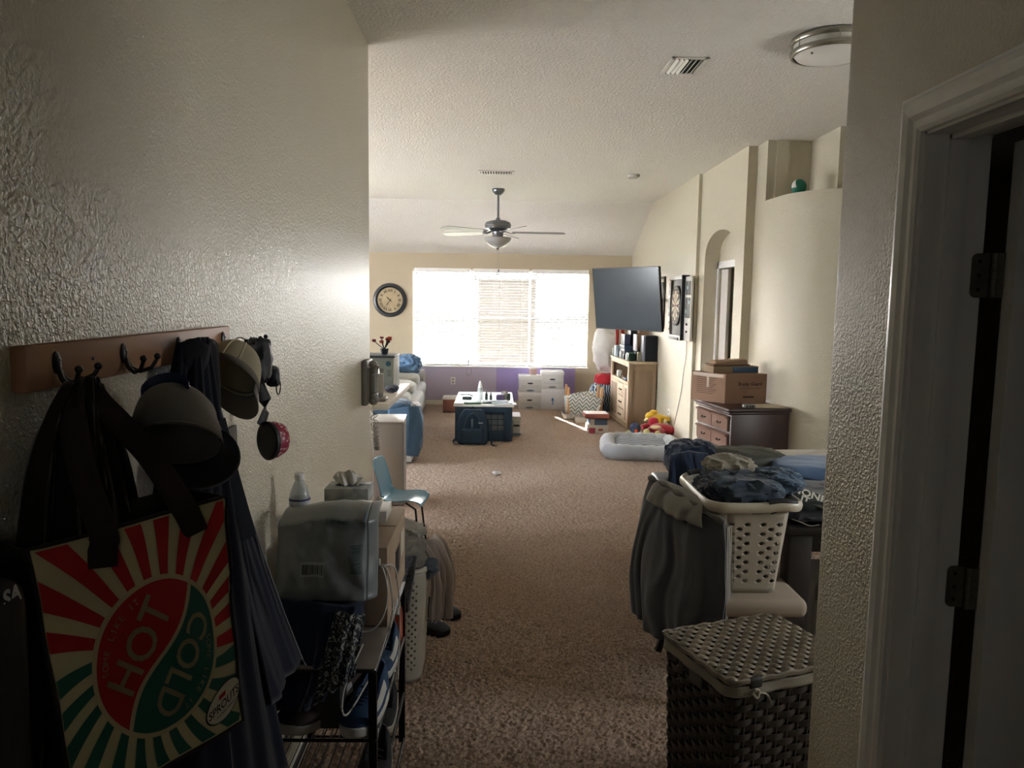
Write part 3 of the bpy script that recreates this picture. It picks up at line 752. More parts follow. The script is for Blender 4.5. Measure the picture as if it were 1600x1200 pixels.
mb = MB(); mb.lathe([(.048, -.012*sgn), (.053, -.002*sgn), (.053, .003*sgn), (.048, .004*sgn)], 32, mz, cap=False); mb.build('rim', M_black, ed)
mb = MB(); mb.tube([(-.63, 2.05, 1.355), (-.622, 2.068, 1.39), (-.625, 2.075, 1.42), (-.63, 2.06, 1.46), (-.64, 2.0, 1.56)], .010, 8, flat=(.018, .005)); mb.build('headband', mat('#121319', .6), ed)

# ================================================================ shoe rack and what stands on it
X0, X1, Y0, Y1, ZT = -.69, -.325, 2.05, 2.74, .66
sr = thing('shoe_rack', 'black metal shoe rack with wire shelves under the coat rack', 'shoe rack', (-.5, 2.4, 0))
M_rk = mat('#17181b', .3, metal=.6)
for x in (X0+.012, X1-.012):
    for y in (Y0+.012, Y1-.012):
        B(x-.012, x+.012, y-.008, y+.008, .045, ZT, .003).build('post', M_rk, sr)
for z in (ZT, .455, .24, .06):
    for x in (X0+.004, X1-.004):
        mb = MB(); mb.tube([(x, Y0, z), (x, Y1, z)], .006, 8); mb.build('side_rail', mat('#4a4b4d', .3, metal=.7), sr)
    for y in (Y0+.006, Y1-.006):
        mb = MB(); mb.tube([(X0, y, z), (X1, y, z)], .005, 8); mb.build('cross_rail', M_rk, sr)
    if z < ZT:
        for k in range(1, 12):
            x = X0 + (X1-X0)*k/12
            mb = MB(); mb.tube([(x, Y0, z+.004), (x, Y1, z+.004)], .0018, 6); mb.build('shelf_wire', mat('#3c3d40', .35, metal=.7), sr)
B(X0+.005, X1-.004, Y0+.01, Y1-.01, ZT-.004, ZT+.006, .002).build('top_board', mat('#6d655c', .5, (20, .1, .001), (6, '#5d564e')), sr)

# cardboard carton on top of the rack
M_card = mat('#8d7a66', .85, (50, .12, .001), (4, '#9b8873'))
cb = thing('cardboard_box', 'brown cardboard carton standing on top of the shoe rack', 'box', (-.49, 2.57, ZT+.006))
zt = .923
mb = MB(); mb.box(-.655, -.334, 2.34, 2.80, ZT+.006, zt, .004); mb.build('body', M_card, cb)
B(-.336, -.3325, 2.53, 2.63, .75, .845, .001).build('hand_hole', M_black, cb)
B(-.652, -.337, 2.568, 2.572, zt, zt+.001).build('flap_seam', mat('#4d4236', .9), cb)
B(-.3335, -.3325, 2.66, 2.75, .78, .87).build('paper_label', mat('#b5ab9c', .6), cb, smooth=False)
# flat white box, tissue box, bottle
fb = thing('flat_box', 'flat white mailing box lying on the brown carton', 'box', (-.48, 2.52, zt))
mb = MB(); mb.box(-.115, .115, -.15, .15, 0, .035, .002); mb.build('body', mat('#b9b5ac', .6), fb, world=False)
fb.location = (-.475, 2.56, zt+.035); fb.rotation_euler = (-.15, 0, .08)
mb = MB(); mb.box(-.03, .08, -.10, -.06, .035, .0355); mb.build('printed_label', mat('#55534e', .6), fb, world=False)
ts = thing('tissue_box', 'grey patterned tissue box behind the flat white box', 'tissue box', (-.525, 2.79, zt+.036))
ts.location = (-.527, 2.735, zt+.047)
mb = MB(); mb.box(-.078, .078, -.06, .06, 0, .055, .003); mb.build('carton', mat('#7f8788', .6, None, (30, '#a9adab')), ts, world=False)
mb = MB(); mb.lathe([(0, 0), (.05, 0), (.05, .001), (0, .001)], 24, Matrix.Translation((0, 0, .055)) @ Matrix.Diagonal((1, .5, 1, 1))); mb.build('opening', mat('#39465c', .5), ts, world=False)
def tiss(u, v):
    a = (u-.5)*2; return Vector((a*.045*(.6+.5*v)-.01, .012*math.sin(a*5+v*3)+.01*v, .05+.055*v*(1-.35*abs(a)**2)+.006*math.sin(7*a)))
mb = MB(); mb.grid(tiss, 24, 10); mb.grid(lambda u, v: tiss(u, v)+Vector((.01, .014*math.cos(u*9), -.008*u)), 24, 10); mb.build('tissue', mat('#d5d2cc', .9), ts, world=False, solid=.001)
wb = thing('water_bottle', 'clear plastic water bottle with white cap and blue banded label', 'bottle', (-.625, 2.42, zt))
M_pet = mat('#c9d2d4', .08, alpha=.35, spec=.6)
prof = [(0, .002), (.028, 0), (.0325, .006), (.0325, .05), (.031, .054), (.0325, .058), (.0325, .13), (.031, .148), (.022, .175), (.0135, .192), (.013, .20)]
mb = MB(); mb.lathe(prof, 28, cap=False); mb.build('bottle_body', M_pet, wb, world=False, solid=-.0006)
mb = MB(); mb.lathe([(.0135, .198), (.0155, .199), (.0155, .214), (.014, .2155), (0, .2155)], 24); mb.build('cap', mat('#e7e7ea', .4), wb, world=False)
mb = MB(); mb.lathe([(.0328, .088), (.0333, .088), (.0333, .136), (.0328, .136)], 28, cap=False); mb.build('label', mat('#b9bec5', .4), wb, world=False)
for z in (.088, .131): mb = MB(); mb.lathe([(.0334, z), (.0336, z), (.0336, z+.006), (.0334, z+.006)], 28, cap=False); mb.build('label_band', mat('#2b3566', .4), wb, world=False)

# grey poly mailer leaning over the carton's front
pm = thing('poly_mailer', 'large grey plastic mailer bag with barcodes in front of the carton', 'parcel', (-.5, 2.2, .8))
def mail(u, v):
    # v 0 bottom..1 top then rolls back; u across
    x = -.645 + .265*u + .02*(v-.5)*(1-u) - .0*v
    if v < .75:
        t = v/.75; y = 2.20 + .03*math.sin(t*2.0) ; z = .805 + .235*t
    else:
        t = (v-.75)/.25; y = 2.228 + .12*t; z = 1.04 + .028*math.sin(t*PI*.6)
    e = 4*u*(1-u)
    y -= .035*e**.5*math.sin(PI*min(v, .75)/.75*.9+.2)
    z += .012*math.sin(PI*u)*(1 if v > .6 else 0) - .02*(1-u)*v
    k = mn.noise(Vector((u*5+v*3, v*5-u*2, 4)))
    k2 = ridge((u*3+v*2.2, v*1.2, 2), .9, 3)
    return Vector((x, y + .008*k + .007*k2, z + .004*k))
M_poly = mat('#74797b', .32, (18, .25, .004), spec=.5)
mb = MB(); mb.grid(mail, 50, 50); mb.build('front', M_poly, pm, solid=.002)
mb = MB(); mb.grid(lambda u, v: mail(1, v*.98) + Vector((.025*math.sin(PI*u)+.002*u, .10*u, -.01*u)), 12, 40); mb.build('side', M_poly, pm, solid=.002)
mb = MB(); mb.grid(lambda u, v: mail(0, v*.98) + Vector((-.01*math.sin(PI*u), .10*u, -.01*u)), 6, 30); mb.build('side', M_poly, pm, solid=.002)
B(-.60, -.40, 2.25, 2.33, .82, 1.0, .03).build('contents', mat('#4a4c4e', .8), pm)
M_lab = mat('#9aa0a2', .5); M_ink = mat('#202624', .6); M_teal = mat('#274a42', .6)
def barcode(u0, u1, v0, v1, vert=False, frame_=None, plate_=True):
    if plate_: mb = MB(); mb.grid(lambda u, v: mail(u0+(u1-u0)*u, v0+(v1-v0)*v)+Vector((0, -.0022, .0008)), 8, 6); mb.build('barcode_label', M_lab, pm)
    mb = MB(); n = 22; rs = random.Random(int(u0*100))
    for k in range(n):
        a = .06+.88*k/n; wv = rs.choice((.3, .5, .75))*.88/n
        if vert: mb.grid(lambda u, v: mail(u0+(u1-u0)*(.12+.76*u), v0+(v1-v0)*(a+wv*v))+Vector((0, -.0034, .0018)), 4, 1)
        else: mb.grid(lambda u, v: mail(u0+(u1-u0)*(a+wv*u), v0+(v1-v0)*(.12+.7*v))+Vector((0, -.0034, .0018)), 1, 4)
    mb.build('barcode', frame_ or M_ink, pm)
    if frame_:
        for q in ((0, 1, 0, .03), (0, 1, .97, 1), (0, .03, 0, 1), (.97, 1, 0, 1)):
            mb = MB(); mb.grid(lambda u, v: mail(u0+(u1-u0)*(q[0]+(q[1]-q[0])*u), v0+(v1-v0)*(q[2]+(q[3]-q[2])*v))+Vector((0, -.0034, .0018)), 6, 6); mb.build('label_border', frame_, pm)
barcode(.30, .56, .25, .40)
barcode(.83, .96, .27, .53, True, M_teal, False)
barcode(.55, .80, .70, .755, False, M_teal, False)
mb = MB(); mb.tube([mail(.965, v)+Vector((.004, -.006, 0)) for v in (.70, .74, .78, .85)], .004, 6, flat=(.004, .001)); mb.build('blue_stripe', mat('#3f6f8a', .5), pm)

# navy folded fabric under the mailer, patterned scarf
nf = tag(drape([(-.655, 2.19, .82), (-.50, 2.165, .815), (-.40, 2.17, .80)], [(-.645, 2.03, .575), (-.53, 2.015, .56), (-.47, 2.03, .59)], 2, .012, (0, -1, .2), 40, 30, 2).build('folded_blanket', cloth('#131a2e', '#192138'), solid=.012), 'navy fabric hanging down from under the grey mailer', 'blanket')
B(-.655, -.40, 2.175, 2.335, .668, .80, .03).build('fold', cloth('#131a2e', '#192138'), nf)
def leafm():
    m = bpy.data.materials.new('pattern'); m.use_nodes = True; n = m.node_tree.nodes; l = m.node_tree.links; b = n['Principled BSDF']; b.inputs['Roughness'].default_value = .9
    tc = n.new('ShaderNodeTexCoord'); v = n.new('ShaderNodeTexNoise'); v.inputs['Scale'].default_value = 42; v.inputs['Distortion'].default_value = 3; r = n.new('ShaderNodeValToRGB'); r.color_ramp.interpolation = 'CONSTANT'
    r.color_ramp.elements[0].color = lin('#151a22'); r.color_ramp.elements[1].color = lin('#8d8f8a'); r.color_ramp.elements[1].position = .56
    l.new(tc.outputs['Object'], v.inputs[0]); l.new(v.outputs[0], r.inputs[0]); l.new(r.outputs[0], b.inputs['Base Color']); return m
M_leaf = leafm()
tag(drape([(-.455, 2.15, .80), (-.41, 2.14, .79), (-.375, 2.17, .78)], [(-.49, 2.02, .60), (-.43, 2.01, .63), (-.385, 2.03, .655)], 3, .012, (0, -1, .1), 30, 30, 6).build('scarf', M_leaf, solid=.006), 'dark scarf with pale leaf pattern below the mailer corner', 'scarf')
# white cable loops over the carton edge
def catmull(P, n=8):
    P = [Vector(p) for p in P]; out = []
    for i in range(len(P)-1):
        p0, p1, p2, p3 = P[max(i-1, 0)], P[i], P[i+1], P[min(i+2, len(P)-1)]
        for k in range(n):
            f = k/n; out.append(.5*((2*p1)+(-p0+p2)*f+(2*p0-5*p1+4*p2-p3)*f*f+(-p0+3*p1-3*p2+p3)*f**3))
    return out+[P[-1]]
cbw = thing('charging_cable', 'white charging cable looped over the front corner of the carton', 'cable', (-.35, 2.3, .85))
M_cab = mat('#b9b6ae', .4)
def cab(P, r=.0028): mb = MB(); mb.tube(catmull(P), r, 6); return mb.build('cable_loop', M_cab, cbw)
cab([(-.365, 2.335, .875), (-.40, 2.31, .868), (-.435, 2.29, .83), (-.45, 2.28, .75), (-.435, 2.28, .70), (-.40, 2.28, .675), (-.36, 2.29, .69), (-.335, 2.30, .74), (-.33, 2.31, .80), (-.345, 2.32, .86), (-.36, 2.335, .87)])
cab([(-.365, 2.335, .873), (-.34, 2.33, .87), (-.325, 2.36, .86), (-.318, 2.42, .82), (-.316, 2.46, .75), (-.315, 2.48, .69)])
cab([(-.36, 2.336, .87), (-.335, 2.325, .86), (-.322, 2.33, .80), (-.32, 2.34, .70), (-.345, 2.30, .60), (-.40, 2.03, .55), (-.41, 2.02, .62), (-.37, 2.10, .72)])
mb = MB(); mb.box(-.37, -.355, 2.326, 2.336, .868, .89, .002); mb.build('plug', mat('#d8d6d0', .4), cbw)
cab([(-.313, 2.48, .69), (-.312, 2.47, .6), (-.312, 2.44, .5), (-.312, 2.42, .45)], .0022)

# ---- shoes
def shoe(name, label, L, W, Hh, cu, cs, cl=None, loc=(0, 0, 0), rz=0, group=None, accent=None, rx=0):
    t = thing(name, label, 'shoe', loc, rz, group, rot=(rx, 0, rz))
    n = 22
    def hw(s): # half width along length s 0 heel .. 1 toe
        return W/2*(.72 + .28*math.sin(min(s, 1)*PI*.95-.35))*(1-max(0, (s-.78)/.22)**2.2)**.5*(1-max(0, (.12-s)/.12)**2*.45)
    sole = MB()
    def so(u, v):
        a = 2*PI*u; s = .5-.5*math.cos(a); sd = 1 if a < PI else -1
        z = [0, .006, .024, .030][int(round(v*3))]; k = [.92, 1, 1.02, .96][int(round(v*3))]
        return Vector((s*L, sd*max(hw(s), .001)*k, z + .012*max(0, s-.8)/.2 + (.006 if s < .3 else 0)*(v > .5)))
    sole.grid(so, 44, 3, wrap=True)
    sole.build('sole', mat(cs, .55), t, world=False, solid=.002)
    up = MB()
    def uf(u, v):
        s = .02+.96*v; b = 2*u-1
        top = (.062+.045*(1-min(1, s/.35))**.6 if s < .35 else .062+.045*0 + .012*(1-(s-.35)/.65))*Hh
        top = Hh*(.55+.45*max(0, 1-s/.5)**.7)*(1-max(0, (s-.7)/.3)**2*.55)
        opening = 1 if s < .52 else 0
        w_ = hw(s)*.97
        ang = b*PI/2
        y = w_*math.sin(ang)**1 ; z = .026 + (top-.026)*max(math.cos(ang), 0)**.55
        if opening: z = min(z, top*(.86+.14*(1-s/.52))) if abs(b) < .45 else z
        if opening and abs(b) < .42: z -= .025*(1-(abs(b)/.42)**2)*(1 if s > .06 else 0)
        return Vector((s*L, y, z))
    up.grid(uf, 20, 26); up.build('upper', mat(cu, .75, (150, .25, .002)), t, world=False, solid=.003)
    for k in range(5):
        s = .42+.07*k; zz = Hh*(.55+.45*max(0, 1-s/.5)**.7)*(1-max(0, (s-.7)/.3)**2*.55)+.002
        m_ = MB(); m_.tube([(s*L, -.022, zz-.006), (s*L+.004, 0, zz+.003), (s*L, .022, zz-.006)], .0028, 6); m_.build('lace', mat(cl or cs, .8), t, world=False)
    if accent:
        for sd in (-1, 1):
            m_ = MB(); m_.grid(lambda u, v: uf(.5+sd*(.27+.16*v), .25+.45*u)+Vector((0, sd*.003, .001)), 8, 3); m_.build('side_stripe', mat(accent, .6), t, world=False)
    return t
shoe('running_shoe', 'large brown running shoe with thick white sole on the upper wire shelf', .31, .12, .125, '#2a1c19', '#8a8782', '#3a2a28', (-.405, 2.30, .462), math.radians(-130), 'shoes on the rack', '#8b8888', rx=0)
shoe('running_shoe', 'black running shoe half hidden behind the long coat hem', .30, .11, .12, '#141417', '#5a5856', None, (-.53, 2.42, .462), math.radians(-128), 'shoes on the rack')
shoe('sneaker', 'blue sneaker with white band and sole at the rack\'s near post', .27, .10, .125, '#173555', '#a9a8a2', '#173555', (-.35, 2.30, .462), math.radians(-100), 'shoes on the rack', '#a9a8a2')
shoe('sneaker', 'blue sneaker with white sole behind its mate nearer the hamper', .27, .10, .115, '#1b3752', '#a9a8a2', '#1b3752', (-.36, 2.62, .462), math.radians(-96), 'shoes on the rack', '#a9a8a2')
shoe('toe_cap_shoe', 'navy canvas shoe with white toe cap, nearer one on the low shelf', .27, .10, .09, '#12141c', '#9a978c', '#12141c', (-.36, 2.36, .248), math.radians(-88), 'shoes on the rack')
shoe('toe_cap_shoe', 'navy canvas shoe with white toe cap, farther one on the low shelf', .27, .10, .09, '#12141c', '#9a978c', '#12141c', (-.375, 2.66, .248), math.radians(-92), 'shoes on the rack')
tag(B(-.53, -.435, 2.10, 2.33, .462, .64, .006).build('shoe_box', mat('#1e1e20', .6)), 'dark shoe box standing upright on the upper wire shelf', 'box')
orr = thing('water_gun', 'orange and white plastic toy wedged at the rack\'s far post', 'toy', (-.35, 2.69, .46))
orr.location = (-.345, 2.68, .462)
mb = MB(); mb.prism([(0, 0), (.05, 0), (.06, .05), (.02, .12), (-.01, .06)], -.012, .012, 0); mb.build('body', mat('#a8452c', .4), orr, world=False)
mb = MB(); mb.tube([(0, .03, .11), (0, .0, .14), (0, -.03, .11)], .008, 8); mb.build('loop', mat('#bdbab3', .5), orr, world=False)
# ---- perforated panels
def rrect(t, hx, hy, r=.03):
    """perimeter point of a rounded rectangle, t in 0..1, with outward normal"""
    sx_, sy_ = 2*(hx-r), 2*(hy-r); arc = PI*r/2; L = 2*(sx_+sy_)+4*arc; d = (t % 1)*L
    segs = [(sx_, 0), (arc, 1), (sy_, 0), (arc, 1), (sx_, 0), (arc, 1), (sy_, 0), (arc, 1)]
    st = [Vector((-hx+r, -hy, 0)), Vector((hx-r, -hy+r, 0)), Vector((hx, -hy+r, 0)), Vector((hx-r, hy-r, 0)), Vector((hx-r, hy, 0)), Vector((-hx+r, hy-r, 0)), Vector((-hx, hy-r, 0)), Vector((-hx+r, -hy+r, 0))]
    dr_ = [Vector((1, 0, 0)), -PI/2, Vector((0, 1, 0)), 0, Vector((-1, 0, 0)), PI/2, Vector((0, -1, 0)), PI]
    for k, (l_, a) in enumerate(segs):
        if d <= l_ or k == 7:
            if not a:
                dv = dr_[k]; return st[k]+dv*d, Vector((dv.y, -dv.x, 0))
            an = dr_[k] + d/r; n_ = Vector((math.cos(an), math.sin(an), 0)); return st[k]+n_*r, n_
        d -= l_

def holed(surf, ns, nt, is_hole, hw=.30, rot=False, seg=1):
    """grid of cells over surf(s,t); hole cells get an opening in the middle"""
    mb = MB(); bm = mb.bm; vc = {}
    def V(i, j):
        if (i, j) not in vc: vc[(i, j)] = bm.verts.new(surf(i/ns, j/nt))
        return vc[(i, j)]
    for j in range(nt):
        for i in range(ns):
            c = [V(i, j), V(i+1, j), V(i+1, j+1), V(i, j+1)]
            if not is_hole(i, j): bm.faces.new(c); continue
            K = 8; inner = []
            for k in range(K):
                a = -3*PI/4 + 2*PI*k/K
                if rot: r = hw*(1.0 if k % 2 else .78)
                else: r = hw
                inner.append(bm.verts.new(surf((i+.5+r*math.cos(a))/ns, (j+.5+r*math.sin(a))/nt)))
            for q in range(4):
                a, b = c[q], c[(q+1) % 4]; k = 2*q
                bm.faces.new((a, inner[(k+1) % K], inner[k % K])); bm.faces.new((a, b, inner[(k+1) % K])); bm.faces.new((b, inner[(k+2) % K], inner[(k+1) % K]))
    return mb
# ---- tall white laundry hamper behind the rack
lh = thing('laundry_hamper', 'tall white plastic laundry hamper with round holes behind the shoe rack', 'laundry hamper', (-.52, 3.42, 0))
M_plw = mat('#b8b5ab', .45, spec=.4)
HXc, HYc = -.50, 3.37
def hsurf(s, t):
    k = .88+.12*t; p, n_ = rrect(s, .205*k, .17*k, .07)
    return Vector((HXc+p.x, HYc+p.y, .02+.50*t))
NS, NT = 84, 30
mb = holed(hsurf, NS, NT, lambda i, j: 2 < j < 28 and (i+j) % 2 == 0 and i not in (19, 20, 21, 22, 23, 63, 64, 65), .33)
mb.build('basket_body', M_plw, lh, solid=.004)
mb = MB(); mb.tube([hsurf(k/60, 1.0) + Vector((0, 0, .006)) for k in range(60)], .012, 8, closed=True); mb.build('rim', M_plw, lh)
mb = MB(); mb.grid(lambda u, v: Vector((HXc, HYc, .02)).lerp(hsurf(u, 0), v), 40, 3, wrap=True); mb.build('bottom', M_plw, lh, solid=.004)
# clothes on it
tag(lump((-.50, 3.30, .50), (.20, .16, .17), 31, .16, 3.2).build('clothes_bundle', cloth('#77756e', '#6a6862')), 'crumpled grey shirt piled on the tall white hamper', 'clothes')
tag(lump((-.46, 3.40, .60), (.14, .13, .09), 37, .2, 3.6).build('clothes_bundle', cloth('#8e8c85')), 'pale grey folded top heaped highest on the hamper', 'clothes')
tag(drape([(-.56, 3.19, .60), (-.43, 3.17, .63), (-.33, 3.20, .60)], [(-.58, 3.12, .40), (-.44, 3.10, .34), (-.36, 3.14, .38)], 2, .02, (0, -1, 0), 40, 30, 9, mid=[(-.58, 3.12, .52), (-.44, 3.10, .52), (-.34, 3.13, .5)]).build('patterned_cloth', mat('#3a3c44', .9, (300, .3, .002), (90, '#5c5c62')), solid=.006), 'dark speckled cloth drooping over the hamper front', 'clothes')
tag(drape([(-.335, 3.33, .60), (-.29, 3.38, .615), (-.28, 3.5, .60)], [(-.285, 3.30, .27), (-.22, 3.36, .255), (-.20, 3.46, .28)], 2, .018, (1, -.6, 0), 40, 40, 14, mid=[(-.25, 3.31, .56), (-.20, 3.38, .57), (-.17, 3.48, .55)]).build('towel', cloth('#a39288', '#948a86', 200, .3), solid=.018), 'pinkish beige towel hanging over the hamper right rim', 'towel')
tag(lump((-.30, 3.30, .47), (.055, .06, .085), 41, .2, 4, flat=False).build('sock_bundle', cloth('#3b434f', '#505964')), 'rolled dark blue garment tucked above the beige towel', 'clothes')
# black shoes on floor
shoe('black_shoe', 'black shoe on the carpet behind the hamper, farther one of the pair', .26, .10, .11, '#101216', '#17191d', '#9a9da0', (-.41, 4.02, .01), math.radians(-25), 'black shoes behind the hamper')
shoe('black_shoe', 'black shoe on the carpet beside the hamper, nearer one of the pair', .26, .10, .11, '#101216', '#17191d', '#9a9da0', (-.45, 3.83, .01), math.radians(-28), 'black shoes behind the hamper')

# ---- child's shell chair
ch = thing('childs_chair', 'small light blue plastic shell chair with dark metal legs', 'chair', (-.62, 4.9, 0))
M_blu = mat('#5f93ab', .25, spec=.5)
sp = spl([(.165, .385), (.15, .405), (.09, .412), (.0, .402), (-.07, .405), (-.105, .435), (-.12, .50), (-.135, .57), (-.15, .64), (-.158, .672)], 4)
def shell(u, v):
    t = v*(len(sp)-1); i = min(int(t), len(sp)-2); f = t-i; x = sp[i][0]*(1-f)+sp[i+1][0]*f; z = sp[i][1]*(1-f)+sp[i+1][1]*f
    w_ = .15*(1-.12*v-(.55*max(0, (v-.86)/.14)**2)) * (1-.25*max(0, (.07-v)/.07)**2); b = 2*u-1
    cup = .028*abs(b)**2.4*math.sin(PI*min(1, v*1.02))**.6
    return Vector((x + cup*(1 if v > .5 else .2)*.9, b*w_, z + cup*(0.9 if v < .55 else .25)))
mb = MB(); mb.grid(shell, 20, 44); mb.build('shell_seat', M_blu, ch, world=False, solid=-.006)
M_leg = mat('#1c1d20', .35, metal=.6)
for sx, sy in ((1, 1), (1, -1), (-1, 1), (-1, -1)):
    mb = MB(); mb.tube([(sx*.05, sy*.06, .392), (sx*.10+.02, sy*.09, .36), (sx*.135+.02, sy*.12, .01)], .0065, 8); mb.build('leg', M_leg, ch, world=False)
ch.location = (-.615, 4.9, 0); ch.rotation_euler = (0, 0, math.radians(-6))

# ---- wall telephone
ph = thing('wall_telephone', 'grey wall telephone with coiled cord at the end of the left wall', 'telephone', (XL, 4.16, 1.25))
M_ph = mat('#6f6c67', .4, spec=.5)
B(XL, XL+.03, 4.03, 4.22, 1.13, 1.37, .008).build('base', M_ph, ph)
B(XL+.03, XL+.055, 4.10, 4.21, 1.14, 1.33, .012).build('key_housing', M_ph, ph)
mb = MB(); mb.tube(catmull([(XL+.075, 4.05, 1.15), (XL+.062, 4.05, 1.19), (XL+.062, 4.05, 1.31), (XL+.075, 4.05, 1.35)]), [.026]*3+[.02]*19+[.026]*3 if False else .022, 12); mb.build('handset', M_ph, ph)
mb = MB(); mb.ball((XL+.06, 4.05, 1.35), (.024, .026, .022)); mb.ball((XL+.06, 4.05, 1.155), (.024, .026, .022)); mb.build('earpiece', M_ph, ph)
for r in range(4):
    for c in range(3):
        B(XL+.055, XL+.062, 4.125+c*.024, 4.142+c*.024, 1.17+r*.026, 1.188+r*.026, .003).build('button', mat('#c9c6bd', .4), ph)
P = [(XL+.06, 4.05, 1.13), (XL+.05, 4.05, 1.10)]
for k in range(130):
    a = k*2*PI/6; t = k/129
    P.append((XL+.055+.012*math.cos(a)+.02*math.sin(PI*t), 4.05+.09*t*t+.012*math.sin(a), 1.09-.20*math.sin(PI*min(1, t*1.0))**.8))
mb = MB(); mb.tube(P, .0022, 5); mb.build('coiled_cord', mat('#5e5b56', .5), ph)
p2 = thing('cordless_phone', 'second grey cordless handset standing on the bar counter behind the wall telephone', 'telephone', (-.70, 4.62, 1.08))
B(-.76, -.66, 4.57, 4.68, 1.08, 1.105, .01).build('cradle', M_ph, p2)
mb = MB(); mb.tube(catmull([(-.70, 4.61, 1.10), (-.695, 4.63, 1.18), (-.70, 4.65, 1.27)]), .02, 12, flat=(.024, .016)); mb.build('handset', mat('#5d5b57', .4), p2)
mb = MB(); mb.tube([(-.69, 4.60, 1.13), (-.685, 4.605, 1.25)], .006, 6, flat=(.012, .002)); mb.build('trim', mat('#c8c5bd', .3), p2)
pp = thing('paper_holder', 'clip of notes hanging on the wall behind the telephone handset', 'notes', (-.68, 4.3, 1.2))
mb = MB(); mb.box(-.70, -.64, 4.35, 4.37, 1.16, 1.27, .004)
mb.build('papers', mat('#b5b2a8', .7), pp)

# ---- things on the bar counter
po = thing('framed_box', 'grey box with blue round emblem standing on the bar counter', 'box', (-.8, 5.25, 1.08))
B(-1.0, -.70, 5.22, 5.26, 1.08, 1.30, .003).build('front', mat('#8e9a9b', .5), po)
B(-1.01, -.69, 5.20, 5.50, 1.295, 1.31, .003).build('lid', mat('#3b4650', .4), po)
B(-1.0, -.695, 5.26, 5.50, 1.08, 1.295, .003).build('body', mat('#a7aaa6', .5), po)
B(-.70, -.688, 5.212, 5.225, 1.08, 1.30, .002).build('edge_strip', mat('#e6e6e3', .3), po)
mb = MB(); mb.lathe([(0, 0), (.018, 0), (.018, .001), (0, .001)], 24, Matrix.Translation((-.735, 5.22, 1.255)) @ Matrix.Rotation(PI/2, 4, 'X')); mb.lathe([(.008, 0), (.011, 0), (.011, .002), (.008, .002)], 24, Matrix.Translation((-.735, 5.22, 1.255)) @ Matrix.Rotation(PI/2, 4, 'X')); mb.build('emblem', mat('#2e5a74', .5), po)
mb = MB()
for q in range(4): mb.box(-.745, -.715, 5.2185, 5.22, 1.17+q*.012, 1.175+q*.012)
mb.build('printed_lines', mat('#56686e', .5), po)
pl_ = thing('potted_flower', 'small dark plant with orange red blooms on the grey box', 'plant', (-.78, 5.35, 1.31))
M_st = mat('#2b2320', .8); rs = random.Random(7)
mb = MB(); mb.lathe([(0, 0), (.022, 0), (.03, .04), (.027, .04), (0, .035)], 16); mb.build('pot', mat('#26313a', .4), pl_, world=False)
for k in range(9):
    a = rs.uniform(0, 6.28); L_ = rs.uniform(.05, .09); e = Vector((math.cos(a)*.06*rs.uniform(.3, 1.3), math.sin(a)*.05, .03+L_))
    mb = MB(); mb.tube(catmull([(0, 0, .035), e*.6+Vector((0, 0, .01)), e]), .003, 5); mb.build('stem', M_st, pl_, world=False)
    mb = lump((e.x, e.y, e.z-.01), (.016, .014, .02), 50+k, .3, 8, 2, 14, 8, flat=False); mb.build('bloom', mat('#9a3a26' if k % 2 else '#6a1f2a', .7), pl_, world=False)
tag(lump((-.69, 5.08, 1.08), (.045, .08, .045), 61, .15, 4).build('cloth_bundle', cloth('#3a4152')), 'dark blue folded cloth on the counter before the emblem box', 'cloth')
# grey cabinet
gc = thing('low_cabinet', 'plain grey low cabinet below the bar counter by the blue chair', 'cabinet', (-.86, 6.3, 0))
gc.rotation_euler = (0, 0, math.radians(4)); gc.location = (-.985, 6.12, 0)
mb = MB(); mb.box(0, .245, 0, .40, .02, .70, .004); mb.build('body', mat('#87827f', .5, None, (1.5, '#7d7977')), gc, world=False)
mb = MB(); mb.box(-.005, .25, -.008, .405, .70, .712, .003); mb.build('top', mat('#a39f9a', .4), gc, world=False)
mb = MB(); mb.box(0, .245, .01, .39, 0, .03); mb.build('plinth', M_black, gc, world=False)
mb = MB(); mb.box(.012, .233, -.004, .001, .03, .69, .003); mb.build('door', mat('#8a8582', .5), gc, world=False)

# ---- sofa
so_ = thing('sofa', 'long pale grey sofa along the left behind the hall wall', 'sofa', (-1.6, 9.8, 0))
M_sofa = mat('#a9a9a2', .95, (140, .3, .003), (2, '#b5b4ad'), sheen=.2)
SX = -1.08; 
def sx(y): return -.86 - (y-7.9)*.065
mb = MB(); mb.hexa([(-2.0, 7.85, .05), (sx(7.85), 7.85, .05), (sx(11.6), 11.6, .05), (-2.0, 11.6, .05), (-2.0, 7.85, .30), (sx(7.85), 7.85, .30), (sx(11.6), 11.6, .30), (-2.0, 11.6, .30)]); mb.build('base', M_sofa, so_, smooth=False)
for k in range(3):
    a = 8.12+k*1.13; b = a+1.11
    mb = MB(); mb.box(-1.75, (sx((a+b)/2))+.01, a, b, .30, .47, .06, 4); mb.build('seat_cushion', M_sofa, so_)
    mb = MB(); mb.box(-1.98, -1.70, a, b, .45, .82, .08, 4); mb.build('back_cushion', M_sofa, so_)
mb = MB(); mb.box(-2.15, -1.95, 7.9, 11.6, .05, .75, .06, 3); mb.build('backrest', M_sofa, so_)
def arm(y0, y1, xr):
    mb = MB(); P = [(y0, .04)] + [((y0+y1)/2 - (y1-y0)/2*1.05*math.cos(a), .50+.12*math.sin(a)) for a in [PI*k/12 for k in range(13)]] + [(y1, .04)]
    mb.prism(P[::-1], -2.1, xr, 0); return mb
arm(7.72, 8.10, sx(7.9)).build('arm', M_sofa, so_); arm(11.55, 11.9, sx(11.6)).build('arm', M_sofa, so_)
